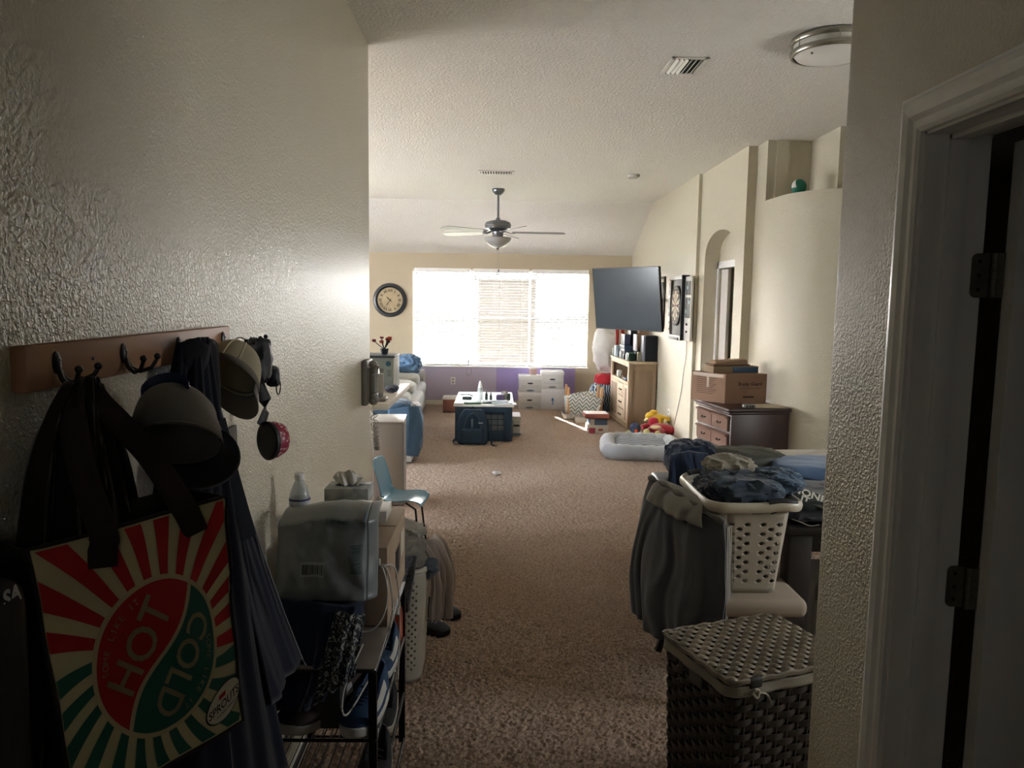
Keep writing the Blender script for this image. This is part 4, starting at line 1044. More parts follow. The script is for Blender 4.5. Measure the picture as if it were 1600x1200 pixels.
for x, y in ((-.95, 7.95), (-1.98, 7.95), (-1.18, 11.7), (-1.98, 11.7)): B(x-.03, x+.03, y-.03, y+.03, 0, .06, .004).build('foot', M_black, so_)
M_bb = cloth('#3f5a75', '#4a6580', 120, .3)
bb = tag(lump((-1.12, 7.92, .50), (.27, .25, .16), 71, .07, 2.0, 2.8).build('throw_blanket', M_bb), 'slate blue throw draped over the near sofa arm', 'blanket')
tag(drape([(-1.08, 7.67, .58), (-.88, 7.67, .62), (-.80, 7.74, .61), (-.80, 7.98, .58)], [(-1.08, 7.66, .2), (-.88, 7.66, .12), (-.81, 7.72, .1), (-.80, 7.95, .12)], 2, .02, (1, -.2, 0), 30, 30, 4, mid=[(-1.08, 7.62, .4), (-.86, 7.61, .40), (-.72, 7.72, .38), (-.74, 7.97, .4)]).build('throw_blanket', M_bb, solid=.03), 'slate blue blanket end hanging in front of the sofa arm', 'blanket')
tag(lump((-1.02, 8.20, .46), (.17, .13, .14), 73, .12, 2.5).build('throw_pillow', cloth('#8f969a')), 'pale grey pillow lying behind the blue throw', 'pillow')
for k, (x, y, l_) in enumerate(((-1.22, 8.75, 'nearer'), (-1.28, 9.9, 'middle'), (-1.33, 10.9, 'farthest'))):
    tag(lump((x, y, .465), (.24, .30, .17), 75+k, .05, 1.6, 3.4).build('sofa_pillow', mat('#b3b3ad', .95, (140, .3, .003), sheen=.2)), l_+' plump pale cushion lying on the sofa seat', 'pillow', 'sofa pillows')
tag(lump((-1.30, 11.25, .58), (.20, .22, .30), 83, .16, 3.0).build('denim_pile', cloth('#4d6a8a', '#607d9c')), 'crumpled heap of blue denim at the far sofa end', 'clothes')

# ---- wall clock
ck = thing('wall_clock', 'round wall clock with dark frame and Roman numerals left of the window', 'clock', (-1.69, YB, 1.665))
Mk = Matrix.Translation((-1.69, YB, 1.665)) @ Matrix.Rotation(PI/2, 4, 'X')
mb = MB(); mb.lathe([(.262, 0), (.266, .02), (.255, .04), (.225, .045), (.205, .030), (.198, .015), (.198, .006)], 56, Mk, cap=False); mb.build('frame', mat('#1f242c', .3, spec=.6), ck)
mb = MB(); mb.lathe([(0, 0), (.2, 0), (.2, .008), (0, .008)], 48, Mk); mb.build('face', mat('#b9a988', .7, None, (6, '#a8977a')), ck)
RN = ['XII', 'I', 'II', 'III', 'IIII', 'V', 'VI', 'VII', 'VIII', 'IX', 'X', 'XI']
Mi = mat('#2c2620', .7)
for k in range(12):
    a = -k*PI/6
    M_ = Mk @ Matrix.Rotation(a, 4, 'Z') @ Matrix.Translation((0, .15, .0095))
    text(RN[k], .062, Mi, 'numeral', ck, M_, bold=.0012)
for a, L_, w0 in ((math.radians(-215), .13, .007), (math.radians(47), .085, .010)):
    mb = MB(); mb.prism([(-w0/2, -.03), (w0/2, -.03), (w0*.8, L_*.6), (0, L_), (-w0*.8, L_*.6)], .011, .014, 2, Mk @ Matrix.Rotation(a, 4, 'Z')); mb.build('hand', Mi, ck, smooth=False)
mb = MB(); mb.lathe([(0, .008), (.01, .008), (.01, .016), (0, .018)], 16, Mk); mb.build('hub', Mi, ck)

# ---- outlet plates
def outlet(x, y, z, label, side='y'):
    t = thing('wall_outlet', label, 'outlet', (x, y, z))
    if side == 'y':
        B(x-.036, x+.036, y-.008, y, z-.058, z+.058, .003).build('plate', M_white, t)
        for s in (-1, 1): B(x-.014, x+.014, y-.011, y-.007, z+s*.026-.014, z+s*.026+.014, .003).build('socket', mat('#8b8883', .5), t)
    else:
        B(x-.008, x, y-.036, y+.036, z-.058, z+.058, .003).build('plate', M_white, t)
        for s in (-1, 1): B(x-.011, x-.007, y-.014, y+.014, z+s*.026-.014, z+s*.026+.014, .003).build('socket', mat('#8b8883', .5), t)
    return t
outlet(-.69, YB-.004, .40, 'white wall outlet on the purple panel under the window')

# ---- ceiling fan
fn = thing('ceiling_fan', 'brushed nickel five blade ceiling fan with bowl light', 'ceiling fan', (0, 9.63, H))
T_ = Matrix.Translation((-.003, 9.63, 0)); M_fn = mat('#74777c', .3, metal=.8)
mb = MB(); mb.lathe([(0, H), (.075, H), (.078, H-.02), (.06, H-.05), (.035, H-.075), (.02, H-.08)], 28, T_); mb.build('canopy', M_fn, fn)
mb = MB(); mb.lathe([(.013, H-.07), (.013, 2.66)], 16, T_); mb.build('down_rod', M_fn, fn)
mb = MB(); mb.lathe([(.02, 2.70), (.03, 2.675), (.10, 2.665), (.15, 2.645), (.162, 2.61), (.155, 2.57), (.12, 2.545), (.07, 2.53), (.065, 2.50), (.068, 2.475), (.05, 2.46)], 36, T_); mb.build('motor_housing', M_fn, fn)
mb = MB(); mb.lathe([(.162, 2.615), (.166, 2.61), (.162, 2.60)], 36, T_, cap=False); mb.build('trim_ring', M_steel, fn)
mb = MB(); mb.lathe([(.165, 2.462), (.168, 2.455), (.150, 2.41), (.11, 2.365), (.05, 2.335), (0, 2.33)], 36, T_); mb.build('glass_bowl', mat('#9b9a96', .35), fn)
mb = MB(); mb.lathe([(0, 2.335), (.02, 2.333), (.014, 2.32), (.006, 2.31), (0, 2.30)], 16, T_); mb.build('finial', M_bronze, fn)
for k in range(5):
    a = math.radians(2 + 72*k)
    Mr = T_ @ Matrix.Rotation(a, 4, 'Z')
    iron = MB()
    iron.tube([Mr @ Vector(p) for p in ((.09, 0, 2.535), (.16, 0, 2.51), (.22, 0, 2.515))], .012, 8, flat=(.006, .018)); iron.build('blade_iron', M_fn, fn)
    bl_ = MB(); P = [(.18, -.045), (.30, -.060), (.77, -.072), (.825, -.05), (.835, 0), (.825, .05), (.77, .072), (.30, .060), (.18, .045)]
    bl_.prism(P, 0, .007, 2, Mr @ Matrix.Translation((0, 0, 2.522)) @ Matrix.Rotation(math.radians(13), 4, 'X')); bl_.build('blade', mat('#8b8a88', .45), fn, smooth=False)
for dx, zb in ((-.004, 1.99), (.012, 2.03)):
    mb = MB(); mb.tube([(dx, 9.58, 2.46), (dx, 9.55, 2.35), (dx, 9.55, zb+.04)], .0018, 5); mb.build('pull_chain', M_steel, fn)
    mb = MB(); mb.lathe([(0, 0), (.006, .004), (.007, .03), (.003, .04)], 10, Matrix.Translation((dx, 9.55, zb))); mb.build('chain_knob', M_iron, fn)

# ---- ceiling vents
def vent(x0, x1, y0, y1, n, label, skew=0):
    t = thing('ceiling_vent', label, 'vent', ((x0+x1)/2, (y0+y1)/2, H), 0, 'ceiling vents')
    Mw = mat('#cfcdc6', .4)
    mb = MB(); f = .025
    for q in ((x0, x1, y0, y0+f), (x0, x1, y1-f, y1), (x0, x0+f, y0, y1), (x1-f, x1, y0, y1)): mb.box(q[0], q[1], q[2], q[3], H-.008, H, .002)
    mb.build('frame', Mw, t)
    B(x0+f, x1-f, y0+f, y1-f, H-.0015, H-.0005).build('duct_opening', mat('#141416', .8), t, smooth=False)
    for k in range(n):
        x = x0+f+(x1-x0-2*f)*(k+.5)/n; mb = MB(); mb.box(-.010, .010, y0+f, y1-f, -.0008, .0008, M=Matrix.Translation((x, 0, H-.008)) @ Matrix.Rotation(math.radians(38 if k < n/2 else -38), 4, 'Y')); mb.build('louvre', Mw, t, smooth=False)
    return t
vent(.95, 1.16, 4.40, 4.72, 6, 'white louvred ceiling vent near the flush ceiling light')
vent(-.22, .165, 8.28, 8.50, 12, 'white ceiling vent in front of the ceiling fan')
sd = thing('smoke_detector', 'small round white smoke detector on the ceiling before the right wall', 'smoke detector', (1.44, 8.4, H))
mb = MB(); mb.lathe([(.07, 0), (.07, -.012), (.06, -.03), (.03, -.038), (0, -.038)], 28); mb.build('body', mat('#c4c1b8', .5), sd, world=False)
mb = MB(); mb.lathe([(.045, -.034), (.048, -.036), (.042, -.038)], 28, cap=False); mb.build('grille', mat('#8e8b84', .5), sd, world=False)
cl = thing('ceiling_light', 'flush round ceiling light with brushed nickel bands and white diffuser', 'ceiling light', (1.69, 4.05, H))
mb = MB(); mb.lathe([(.185, 0), (.185, -.075), (.17, -.092), (.10, -.112), (0, -.12)], 56); mb.build('diffuser', mat('#d9d7d0', .4), cl, world=False)
for z in (-.005, -.062):
    mb = MB(); mb.lathe([(.188, z+.002), (.200, z), (.203, z-.012), (.198, z-.024), (.186, z-.026)], 56, cap=False); mb.build('band', M_nickel, cl, world=False)
for k in range(6):
    a = k*PI/3+.3; mb = MB(); mb.tube([(.199*math.cos(a), .199*math.sin(a), -.02), (.199*math.cos(a), .199*math.sin(a), -.07)], .003, 6); mb.build('post', M_nickel, cl, world=False)
mb = MB(); mb.ball((-.14, -.10, -.108), .006); mb.build('finial', M_bronze, cl, world=False)
tag(MB().ball((2.36, 6.13, 2.615), .06, 24, 16).build('ball', mat('#1f6a55', .5)), 'green and white ball on the high ledge above the curved wall', 'ball')
bo = [o for o in C.objects if o.name == 'ball'][0]
mb = MB(); mb.grid(lambda u, v: Vector((2.36, 6.13, 2.615)) + Vector((math.cos(3.3+1.1*(u-.5)*(.3+v))*math.sin(.15+1.6*v), math.sin(3.6+1.1*(u-.5)*(.3+v))*math.sin(.15+1.6*v), math.cos(.15+1.6*v)))*.0608, 10, 12); mb.build('white_panel', mat('#d8d8d2', .5), bo)
# ================================================================ RIGHT FOREGROUND
# ---- wicker hamper with real woven strands
wh = thing('wicker_hamper', 'dark woven wicker hamper with lighter lid and cloth liner at the right wall end', 'laundry hamper', (.857, 2.397, 0), math.radians(19.8))
M_wk = mat('#2b2622', .45, (90, .3, .001), (12, '#3d3731'), spec=.5)
M_wkl = mat('#5f574b', .5, (90, .3, .001), (14, '#837867'), spec=.5)
WW, WD, WH = .225, .182, .565
NSt = 38; rows = 23
for r in range(rows):
    z = .02 + (WH-.035)*(r+.5)/rows; tp = .93+.07*z/WH; P = []
    K = NSt*4
    for k in range(K):
        p, n_ = rrect(k/K, WW*tp, WD*tp)
        ph = 2*PI*(k/K)*NSt/2 + (PI if r % 2 else 0)
        P.append(p + n_*.0052*math.sin(ph) + Vector((0, 0, z + .0015*math.sin(ph*.5+r))))
    mb = MB(); mb.tube(P, 1, 6, closed=True, flat=(.0118, .0032)); mb.build('woven_strand', M_wk, wh, world=False)
mb = MB()
for k in range(NSt):
    p, n_ = rrect((k+.5)/NSt, WW, WD); q, _ = rrect((k+.5)/NSt, WW*.93, WD*.93)
    mb.tube([Vector((q.x, q.y, .005)), Vector((p.x, p.y, WH))], .0032, 5)
o = mb.build('stakes', M_wk, wh, world=False); o['kind'] = 'stuff'
mb = MB()
mb.grid(lambda u, v: Vector((rrect(u, WW*.9-.006, WD*.9-.006)[0].x, rrect(u, WW*.9-.006, WD*.9-.006)[0].y, .01+(WH-.02)*v)), 48, 2, wrap=True); mb.build('inner_lining', mat('#191614', .9), wh, world=False)
mb = MB(); mb.box(-WW*.92, WW*.92, -WD*.92, WD*.92, 0, .012, .004); mb.build('base', M_wk, wh, world=False)
M_lin = cloth('#8f897c', '#7e7869')
def liner(u, v):
    p, n_ = rrect(u, WW+.004, WD+.004, .034); return Vector((p.x, p.y, WH+.004-.032*v)) + n_*(.004+.003*math.sin(u*60)+.004*v)
mb = MB(); mb.grid(liner, 120, 4, wrap=True); mb.build('liner', M_lin, wh, world=False, solid=.002)
mb = MB(); mb.grid(lambda u, v: Vector((rrect(u, WW+.004-.03*v, WD+.004-.03*v)[0].x, rrect(u, WW+.004-.03*v, WD+.004-.03*v)[0].y, WH+.006)), 60, 1, wrap=True); mb.build('liner_fold', M_lin, wh, world=False, solid=.002)
# lid: chunky woven rows
nr = 15
for r in range(nr):
    y = -WD-.004 + (2*WD+.008)*(r+.5)/nr; P = []
    for k in range(97):
        x = -WW-.006 + (2*WW+.012)*k/96; ph = k/96*2*PI*9 + (PI if r % 2 else 0)
        P.append((x, y + .0012*math.sin(ph*2), WH+.020 + .0055*math.sin(ph)))
    mb = MB(); mb.tube(P, 1, 7, flat=(.0062, .0125)); mb.build('lid_strand', M_wkl, wh, world=False)
mb = MB()
for k in range(19):
    x = -WW + 2*WW*k/18; mb.tube([(x, -WD-.004, WH+.019), (x, WD+.004, WH+.019)], .004, 6)
o = mb.build('lid_ribs', M_wkl, wh, world=False); o['kind'] = 'stuff'
mb = MB(); mb.tube([rrect(k/80, WW+.008, WD+.008)[0]+Vector((0, 0, WH+.016+.0025*math.sin(k*1.57))) for k in range(80)], 1, 8, closed=True, flat=(.009, .007)); mb.build('lid_border', M_wkl, wh, world=False)
B(-WW, WW, -WD, WD, WH+.010, WH+.014).build('lid_base', mat('#2f2a24', .9), wh, world=False)
# loop closure and white tie at the near corner
mb = MB(); mb.box(-WW+.055, -WW+.105, -WD-.016, -WD+.004, WH-.008, WH+.026, .008, 3); mb.build('leather_loop', mat('#25211f', .6), wh, world=False)
mb = MB(); mb.tube(catmull([(-WW+.06, -WD-.018, WH-.012), (-WW+.075, -WD-.026, WH-.03), (-WW+.085, -WD-.02, WH-.012), (-WW+.07, -WD-.022, WH-.006), (-WW+.06, -WD-.018, WH-.02)]), .0045, 6)
mb.tube(catmull([(-WW+.08, -WD-.02, WH-.018), (-WW+.11, -WD-.024, WH-.025), (-WW+.135, -WD-.018, WH-.065)]), .0045, 6, flat=(.003, .005)); mb.build('white_tie', mat('#a19b8d', .8), wh, world=False)
mb = MB(); mb.box(-WW-.012, -WW+.0, -.05, .02, WH-.07, WH-.03, .006); mb.build('side_handle', mat('#5b5650', .6), wh, world=False)

# ---- chair carrying the laundry basket
hc = thing('side_chair', 'dark wooden chair with beige cushion under the laundry basket', 'chair', (1.05, 3.28, 0))
M_wd = mat('#1d1a19', .45, (40, .15, .001), (8, '#262221'))
B(.90, 1.29, 3.03, 3.53, .37, .42, .008).build('seat_frame', M_wd, hc)
mb = MB(); mb.box(.92, 1.30, 3.015, 3.52, .405, .487, .034, 4); mb.build('cushion', mat('#95897b', .8, (90, .2, .001)), hc)
for (x, y, fx, fy) in ((.885, 3.07, .86, 3.03), (1.265, 3.07, 1.28, 3.04), (.885, 3.49, .80, 3.55), (1.265, 3.49, 1.28, 3.53)):
    mb = MB(); mb.hexa([(fx-.014, fy-.014, .012), (fx+.014, fy-.014, .012), (fx+.014, fy+.014, .012), (fx-.014, fy+.014, .012), (x-.019, y-.019, .39), (x+.019, y-.019, .39), (x+.019, y+.019, .39), (x-.019, y+.019, .39)]); mb.build('leg', M_wd, hc, smooth=False)
for y in (3.16, 3.49):
    mb = MB(); mb.hexa([(.865, y-.016, .39), (.90, y-.016, .39), (.90, y+.016, .39), (.865, y+.016, .39), (.80, y-.016, .83), (.825, y-.016, .83), (.825, y+.016, .83), (.80, y+.016, .83)]); mb.build('back_post', M_wd, hc, smooth=False)
for z, x in ((.80, .812), (.66, .833)): B(x-.01, x+.012, 3.15, 3.5, z-.03, z+.03, .005).build('back_rail', M_wd, hc)

# ---- white laundry basket
wb2 = thing('laundry_basket', 'white plastic laundry basket with diamond holes standing on the dark chair', 'laundry basket', (1.07, 3.3, .49))
M_pl = mat('#aaa498', .4, spec=.45)
def bsurf(s, t):
    hx, hy = .122+.028*t, .20+.04*t; p, n_ = rrect(s, hx, hy, .035)
    return Vector((1.07+p.x, 3.30+p.y, .49+.355*t))
NSb, NTb = 44, 17
def bh(i, j):
    if not (2 <= j <= 14) or (i+j) % 2: return False
    return i in (0, 1, 2, 4, 5, 6) or (8 < i < 20 and i % 4) or (22 <= i <= 28 and i != 25) or (31 < i < 42 and i % 4)
mb = holed(bsurf, NSb, NTb, bh, .44, True); mb.build('basket_body', M_pl, wb2, solid=.003)
mb = MB(); mb.grid(lambda u, v: Vector((1.07, 3.3, .492)).lerp(bsurf(u, 0), v), 40, 2, wrap=True); mb.build('bottom', M_pl, wb2, solid=.004)
def rimp(k, off=0, dz=0):
    f = k; p, n_ = rrect(f, .195+off, .272+off, .08)
    # low scoops for handles at the near and far ends
    sc1 = math.exp(-((f-.125)/.035)**2) + math.exp(-((f-.625)/.035)**2)
    return Vector((1.07+p.x, 3.30+p.y, .872+dz+.012*sc1))
mb = MB(); mb.tube([rimp(k/100) for k in range(100)], 1, 10, closed=True, flat=(.022, .014)); mb.build('rim', mat('#b4aea1', .35, spec=.5), wb2)
mb = MB(); mb.grid(lambda u, v: bsurf(u, 1).lerp(rimp(u, -.006, -.008), v), 72, 3, wrap=True); mb.build('collar', M_pl, wb2, solid=.003)
for f0 in (.125, .625):
    mb = MB(); mb.tube([rimp(f0-.035+.07*k/12, -.004, .018) for k in range(13)], 1, 10, flat=(.012, .017)); mb.build('handle_grip', mat('#17191e', .6), wb2)
# clothes in the basket
tag(lump((1.06, 3.26, .80), (.165, .21, .17), 101, .16, 3.4, 3.0, 60, 34).build('clothes', cloth('#27313e', '#303c4a')), 'rumpled slate blue garment filling the laundry basket', 'clothes')
tag(lump((1.09, 3.19, .855), (.13, .12, .10), 104, .22, 3.4, 2.6, 50, 28).build('clothes', cloth('#3b4b5a', '#46586a')), 'faded blue grey shirt heaped at the basket front', 'clothes')
tag(lump((1.06, 3.40, .90), (.12, .10, .115), 107, .22, 4.0, 2.4, 50, 28).build('clothes', cloth('#8a8577', '#77736a')), 'stone grey top at the back of the laundry basket', 'clothes')
tag(lump((.95, 3.24, .86), (.075, .15, .085), 109, .25, 4.2).build('clothes', cloth('#13182a')), 'dark navy garment inside the basket left side', 'clothes')
tag(lump((1.23, 3.28, .88), (.11, .13, .10), 112, .22, 4.2, 2.4, 50, 28).build('clothes', cloth('#3a4a5c', '#4d6178')), 'blue denim piece spilling over the basket right side', 'clothes')
tag(lump((1.06, 3.30, .925), (.09, .05, .045), 117, .25, 4.5, 2.4).build('clothes', cloth('#14182a')), 'navy sleeve lying across the heap in the basket', 'clothes')

# ---- grey hoodie draped over chair back
hd = thing('sweatshirt', 'dark grey sweatshirt draped over the chair back beside the basket', 'clothes', (.8, 3.2, .3))
M_hd = cloth('#54575d', '#484b52', 320, .25)
drape([(.735, 3.56, .862), (.775, 3.36, .855), (.83, 3.14, .83), (.925, 3.0, .81)], [(.655, 3.52, .27), (.685, 3.30, .235), (.78, 3.08, .25), (.935, 3.01, .32)], 3.1, .020, (-.6, -.8, 0), 110, 60, 5, mid=[(.665, 3.58, .62), (.705, 3.32, .62), (.80, 3.08, .62), (.95, 2.98, .62)], wig=.7, a0=.12).build('front', M_hd, hd, solid=.008)
drape([(.735, 3.56, .862), (.775, 3.36, .855), (.83, 3.14, .83), (.925, 3.0, .81)], [(.80, 3.54, .74), (.845, 3.38, .72), (.875, 3.16, .73), (.93, 3.03, .76)], 3, .008, (1, 0, .4), 60, 14, 8, mid=[(.79, 3.56, .88), (.83, 3.37, .875), (.865, 3.15, .85), (.93, 3.01, .82)]).build('back', M_hd, hd, solid=.006)
mb = MB(); mb.tube(catmull([(.735, 3.57, .868), (.76, 3.40, .885), (.80, 3.25, .875), (.86, 3.10, .848), (.93, 3.0, .818)]), [.010+.006*math.sin(k*.9) for k in range(33)], 10, flat=None); mb.build('neckline', cloth('#6a6964', '#55544f'), hd)
drape([(.775, 3.42, .89), (.84, 3.28, .885), (.88, 3.12, .87)], [(.70, 3.44, .80), (.745, 3.22, .79), (.84, 3.02, .79)], 2, .010, (-.6, -.8, 0), 40, 14, 12, mid=[(.725, 3.46, .89), (.775, 3.26, .885), (.84, 3.06, .87)]).build('hood', cloth('#7b7a74', '#66655f', 300, .2), hd, solid=.006)
tag(drape([(.935, 3.0, .80), (.965, 3.03, .80)], [(.955, 3.03, .30), (1.0, 3.05, .29)], 1, .008, (0, -1, 0), 12, 30, 4).build('pale_garment', cloth('#79766f'), solid=.006), 'pale grey garment strip hanging between sweatshirt and basket', 'clothes')

# ---- dark table and clothes on it
tbl = thing('dining_table', 'dark wooden table loaded with folded clothes behind the basket', 'table', (1.9, 3.9, 0))
B(1.27, 2.75, 3.20, 4.75, .705, .74, .006).build('table_top', M_wd, tbl)
B(1.31, 2.70, 3.24, 4.70, .62, .705, .003).build('apron', M_wd, tbl)
for x in (1.285, 2.64):
    for y in (3.22, 4.62): B(x, x+.10, y, y+.10, .012, .70, .006).build('leg', M_wd, tbl)
ot = thing('padded_bench', 'dark grey upholstered bench end beside the table leg', 'bench', (1.75, 3.5, 0))
B(1.47, 2.4, 3.35, 3.70, .34, .44, .03, 3).build('seat', mat('#5a564e', .95, (120, .4, .003)), ot)
B(1.47, 2.4, 3.37, 3.68, .012, .36, .01).build('base', mat('#4f4c46', .95, (120, .4, .003)), ot)
def folded(name, label, c, hx, hy, h, n, col, col2, rz, seed, fan=.0, cat='clothes'):
    t = thing(name, label, cat, c, rz)
    for k in range(n):
        mb = lump((0, 0, h*k/n), (hx*(1-.03*k), hy*(1-.04*k), h/n*1.25), seed+k*3, .05, 2.4, 5, 44, 12); mb.build('fold', cloth(col if k % 2 == 0 else col2, col2), t, world=False)
    return t
tag(lump((1.12, 4.28, .70), (.15, .16, .22), 121, .14, 3.4, 2.8, 56, 30).build('trousers', cloth('#1c2638', '#253146')), 'navy trousers heaped at the table corner over the chair', 'clothes')
bk2 = thing('side_chair', 'dark chair behind the basket with navy trousers over it', 'chair', (1.08, 4.28, 0))
B(.92, 1.24, 4.12, 4.46, .62, .70, .02, 3).build('seat', M_wd, bk2)
for x in (.94, 1.20):
    for y in (4.14, 4.42): B(x, x+.03, y, y+.03, .012, .64, .004).build('leg', M_wd, bk2)
tag(drape([(.97, 4.16, .86), (1.06, 4.14, .885), (1.17, 4.15, .87)], [(.95, 4.09, .58), (1.06, 4.06, .55), (1.19, 4.08, .58)], 3, .016, (-.3, -1, 0), 44, 24, 2, mid=[(.94, 4.08, .8), (1.05, 4.05, .84), (1.18, 4.06, .82)]).build('trouser_leg', cloth('#1e2a3e', '#253146'), solid=.012), 'navy trouser leg hanging in front of the navy heap', 'clothes')
tag(lump((1.40, 4.20, .74), (.21, .17, .155), 131, .10, 2.2, 3.6, 60, 30, rz=.15).build('folded_shirt', mat('#44463f', .6, (20, .3, .004), (4, '#3a3c36'))), 'shiny dark olive jacket folded on the table behind the basket', 'clothes')
tag(lump((1.44, 3.98, .74), (.17, .12, .07), 133, .12, 2.8, 3.4).build('folded_shirt', cloth('#2a2d2f')), 'charcoal folded top under the olive jacket', 'clothes')
tag(lump((1.80, 4.42, .74), (.42, .20, .08), 137, .06, 1.8, 4.5, 60, 24).build('sheet', cloth('#9b9585', '#8b8575')), 'folded cream sheet at the back of the table', 'bedding')
tag(lump((1.78, 4.0, .79), (.30, .19, .085), 141, .07, 2.0, 4.2, 60, 30).build('jeans', cloth('#43597a', '#5a7191')), 'folded light blue jeans on top of the table stack', 'clothes')
tag(lump((1.78, 3.94, .74), (.29, .19, .065), 143, .06, 2.4, 4.8, 60, 24).build('jeans', cloth('#6b6c66', '#4c5a6b')), 'washed grey jeans folded beneath the light blue pair', 'clothes')
tag(lump((1.62, 3.62, .74), (.26, .18, .085), 147, .10, 2.6, 3.6, 60, 26).build('sweater', cloth('#15171f', '#1c1f29')), 'black sweater lying on the table before the jeans', 'clothes')
bt_ = thing('t_shirt', 'black printed t-shirt with white lettering folded at the table edge', 'clothes', (1.44, 3.42, .74))
lump((1.46, 3.40, .74), (.17, .13, .10), 151, .08, 2.2, 3.6, 50, 26).build('body', cloth('#1d2321', '#232a28'), bt_)
Mt = frame((1.395, 3.318, .845), (.9, -.35, -.28), (.35, .6, .55))
B(-.075, .085, -.035, .035, 0, .004, .001, M=Mt).build('print_panel', mat('#2f322b', .6), bt_)
text('MONE', .052, mat('#c8c8bf', .6), 'lettering', bt_, Mt @ Matrix.Translation((.0, .014, .0045)), bold=.0015)
text('IT', .045, mat('#c8c8bf', .6), 'lettering', bt_, Mt @ Matrix.Translation((-.01, -.022, .0045)), bold=.0015)
tag(lump((1.40, 3.30, .745), (.12, .085, .05), 157, .16, 3.4).build('bag', mat('#171922', .5, (40, .3, .003))), 'small black zipped bag at the table edge under the t-shirt', 'bag')
tag(MB().tube(catmull([(1.285, 3.215, .775), (1.32, 3.205, .765), (1.36, 3.20, .75), (1.40, 3.20, .755)]), .003, 6).build('zip_pull', M_steel), 'silver zip pull dangling from the black bag', 'zip')

# ================================================================ RIGHT WALL
# ---- dresser
Md = frame((1.815, 5.865, 0), (.989, .147, 0), (-.147, .989, 0))
ds = thing('dresser', 'dark reddish brown dresser with small drawers against the curved wall', 'dresser', (1.815, 5.865, 0), math.radians(8.45))
M_ch = mat('#2e1a17', .38, (30, .1, .001), (5, '#3a211c'), spec=.5); M_chf = mat('#6d5145', .35, (40, .1, .001), (8, '#7a5c4e'), spec=.6)
DW, DL = .50, .64
B(.015, DW, .0, DL, .06, .85, .003).build('body', M_ch, ds, world=False)
mb = MB(); mb.box(-.02, DW+.01, -.02, DL+.02, .855, .885, .008, 3); mb.box(-.008, DW, -.008, DL+.008, .835, .856, .006); mb.build('top', M_ch, ds, world=False)
mb = MB(); mb.box(.0, DW, -.008, DL+.008, .0, .07, .006); mb.build('plinth', M_ch, ds, world=False)
def drawer(y0, y1, z0, z1, nk):
    mb = MB(); mb.prism([(.016, z0), (-.004, z0+.004), (-.006, z1-.022), (-.020, z1-.016), (-.022, z1-.006), (-.004, z1), (.016, z1)], y0, y1, 1); d_ = mb.build('drawer', M_chf, ds, world=False, smooth=False)
    yc, zc = (y0+y1)/2, (z0+z1)/2-.008
    for kk in ([yc] if nk == 1 else [y0+.12, y1-.12]):
        h_ = MB(); h_.tube(catmull([(-.006, kk-.028, zc+.004), (-.022, kk-.02, zc), (-.024, kk+.02, zc), (-.006, kk+.028, zc+.004)], 4), .004, 6); h_.ball((-.008, kk-.028, zc+.004), .007, 8, 6); h_.ball((-.008, kk+.028, zc+.004), .007, 8, 6); h_.build('handle', mat('#241c17', .4, metal=.6), d_, world=False)
for r_, (z0, z1) in enumerate(((.70, .82), (.56, .68))):
    for c_ in range(2): drawer(.03+c_*.295, .03+c_*.295+.285, z0, z1, 1)
for z0, z1 in ((.33, .54), (.09, .31)): drawer(.03, .61, z0, z1, 2)
# ---- cartons on the dresser
M_cd2 = mat('#7a5f4e', .85, (40, .12, .001), (4, '#866a57')); M_inkb = mat('#41302a', .8)
bb_ = thing('cardboard_box', 'large brown cardboard box with printed sides overhanging the dresser', 'box', (1.85, 6.13, .887))
ax = Vector((-.20, .30, 0)); bx2 = Vector((.365, .085, 0)); O = Vector((1.85, 6.13, .887)); Z = Vector((0, 0, .24))
def boxp(u, v, w_): return O + bx2*u + ax*v + Z*w_
mb = MB(); mb.hexa([boxp(0, 0, 0), boxp(1, 0, 0), boxp(1, 1, 0), boxp(0, 1, 0), boxp(0, 0, 1), boxp(1, 0, 1), boxp(1, 1, 1), boxp(0, 1, 1)]); mb.build('body', M_cd2, bb_, smooth=False)
nA = bx2.cross(Z).normalized(); nB = -(ax.cross(Z)).normalized()
if nA.y > 0: nA = -nA
if nB.x > 0: nB = -nB
text('Rocky Guard', .040, M_inkb, 'lettering', bb_, frame(boxp(.60, 0, .66)+nA*.001, bx2, Z), bold=.0015)
text('BANANA', .022, M_inkb, 'lettering', bb_, frame(boxp(.55, 0, .26)+nA*.001, bx2, Z), bold=.001) if False else None
mb = MB(); f_ = frame(boxp(.60, 0, .52)+nA*.001, bx2, Z); mb.box(-.10, .10, -.0015, .0015, 0, .0004, M=f_); f2 = frame(boxp(.55, 0, .22)+nA*.001, bx2, Z); mb.box(-.045, .055, -.008, .008, 0, .0004, M=f2); mb.build('printed_bar', M_inkb, bb_, smooth=False)
fB = frame(boxp(0, .5, .5)+nB*.001, -ax, Z)
mb = MB()
for k in range(9): mb.box(-.12, .09-.02*(k % 3), .075-k*.016, .079-k*.016, 0, .0004, M=fB)
mb.build('printed_lines', M_inkb, bb_, smooth=False)
mb = MB(); mb.box(-.012, .012, .0, .115, .0005, .0012, M=fB); mb.box(-.16, .16, .088, .115, .0004, .001, M=fB); mb.build('packing_tape', mat('#9c8672', .3), bb_, smooth=False)
bl2 = thing('storage_box', 'flat blue and brown carton on the printed cardboard box', 'box', (1.95, 6.34, 1.128), math.radians(10))
B(-.20, .20, -.10, .10, 0, .055, .003).build('body', mat('#7d6a53', .8), bl2, world=False)
B(-.03, .19, -.105, -.0995, .006, .050, .001).build('blue_side', mat('#22405a', .5), bl2, world=False)
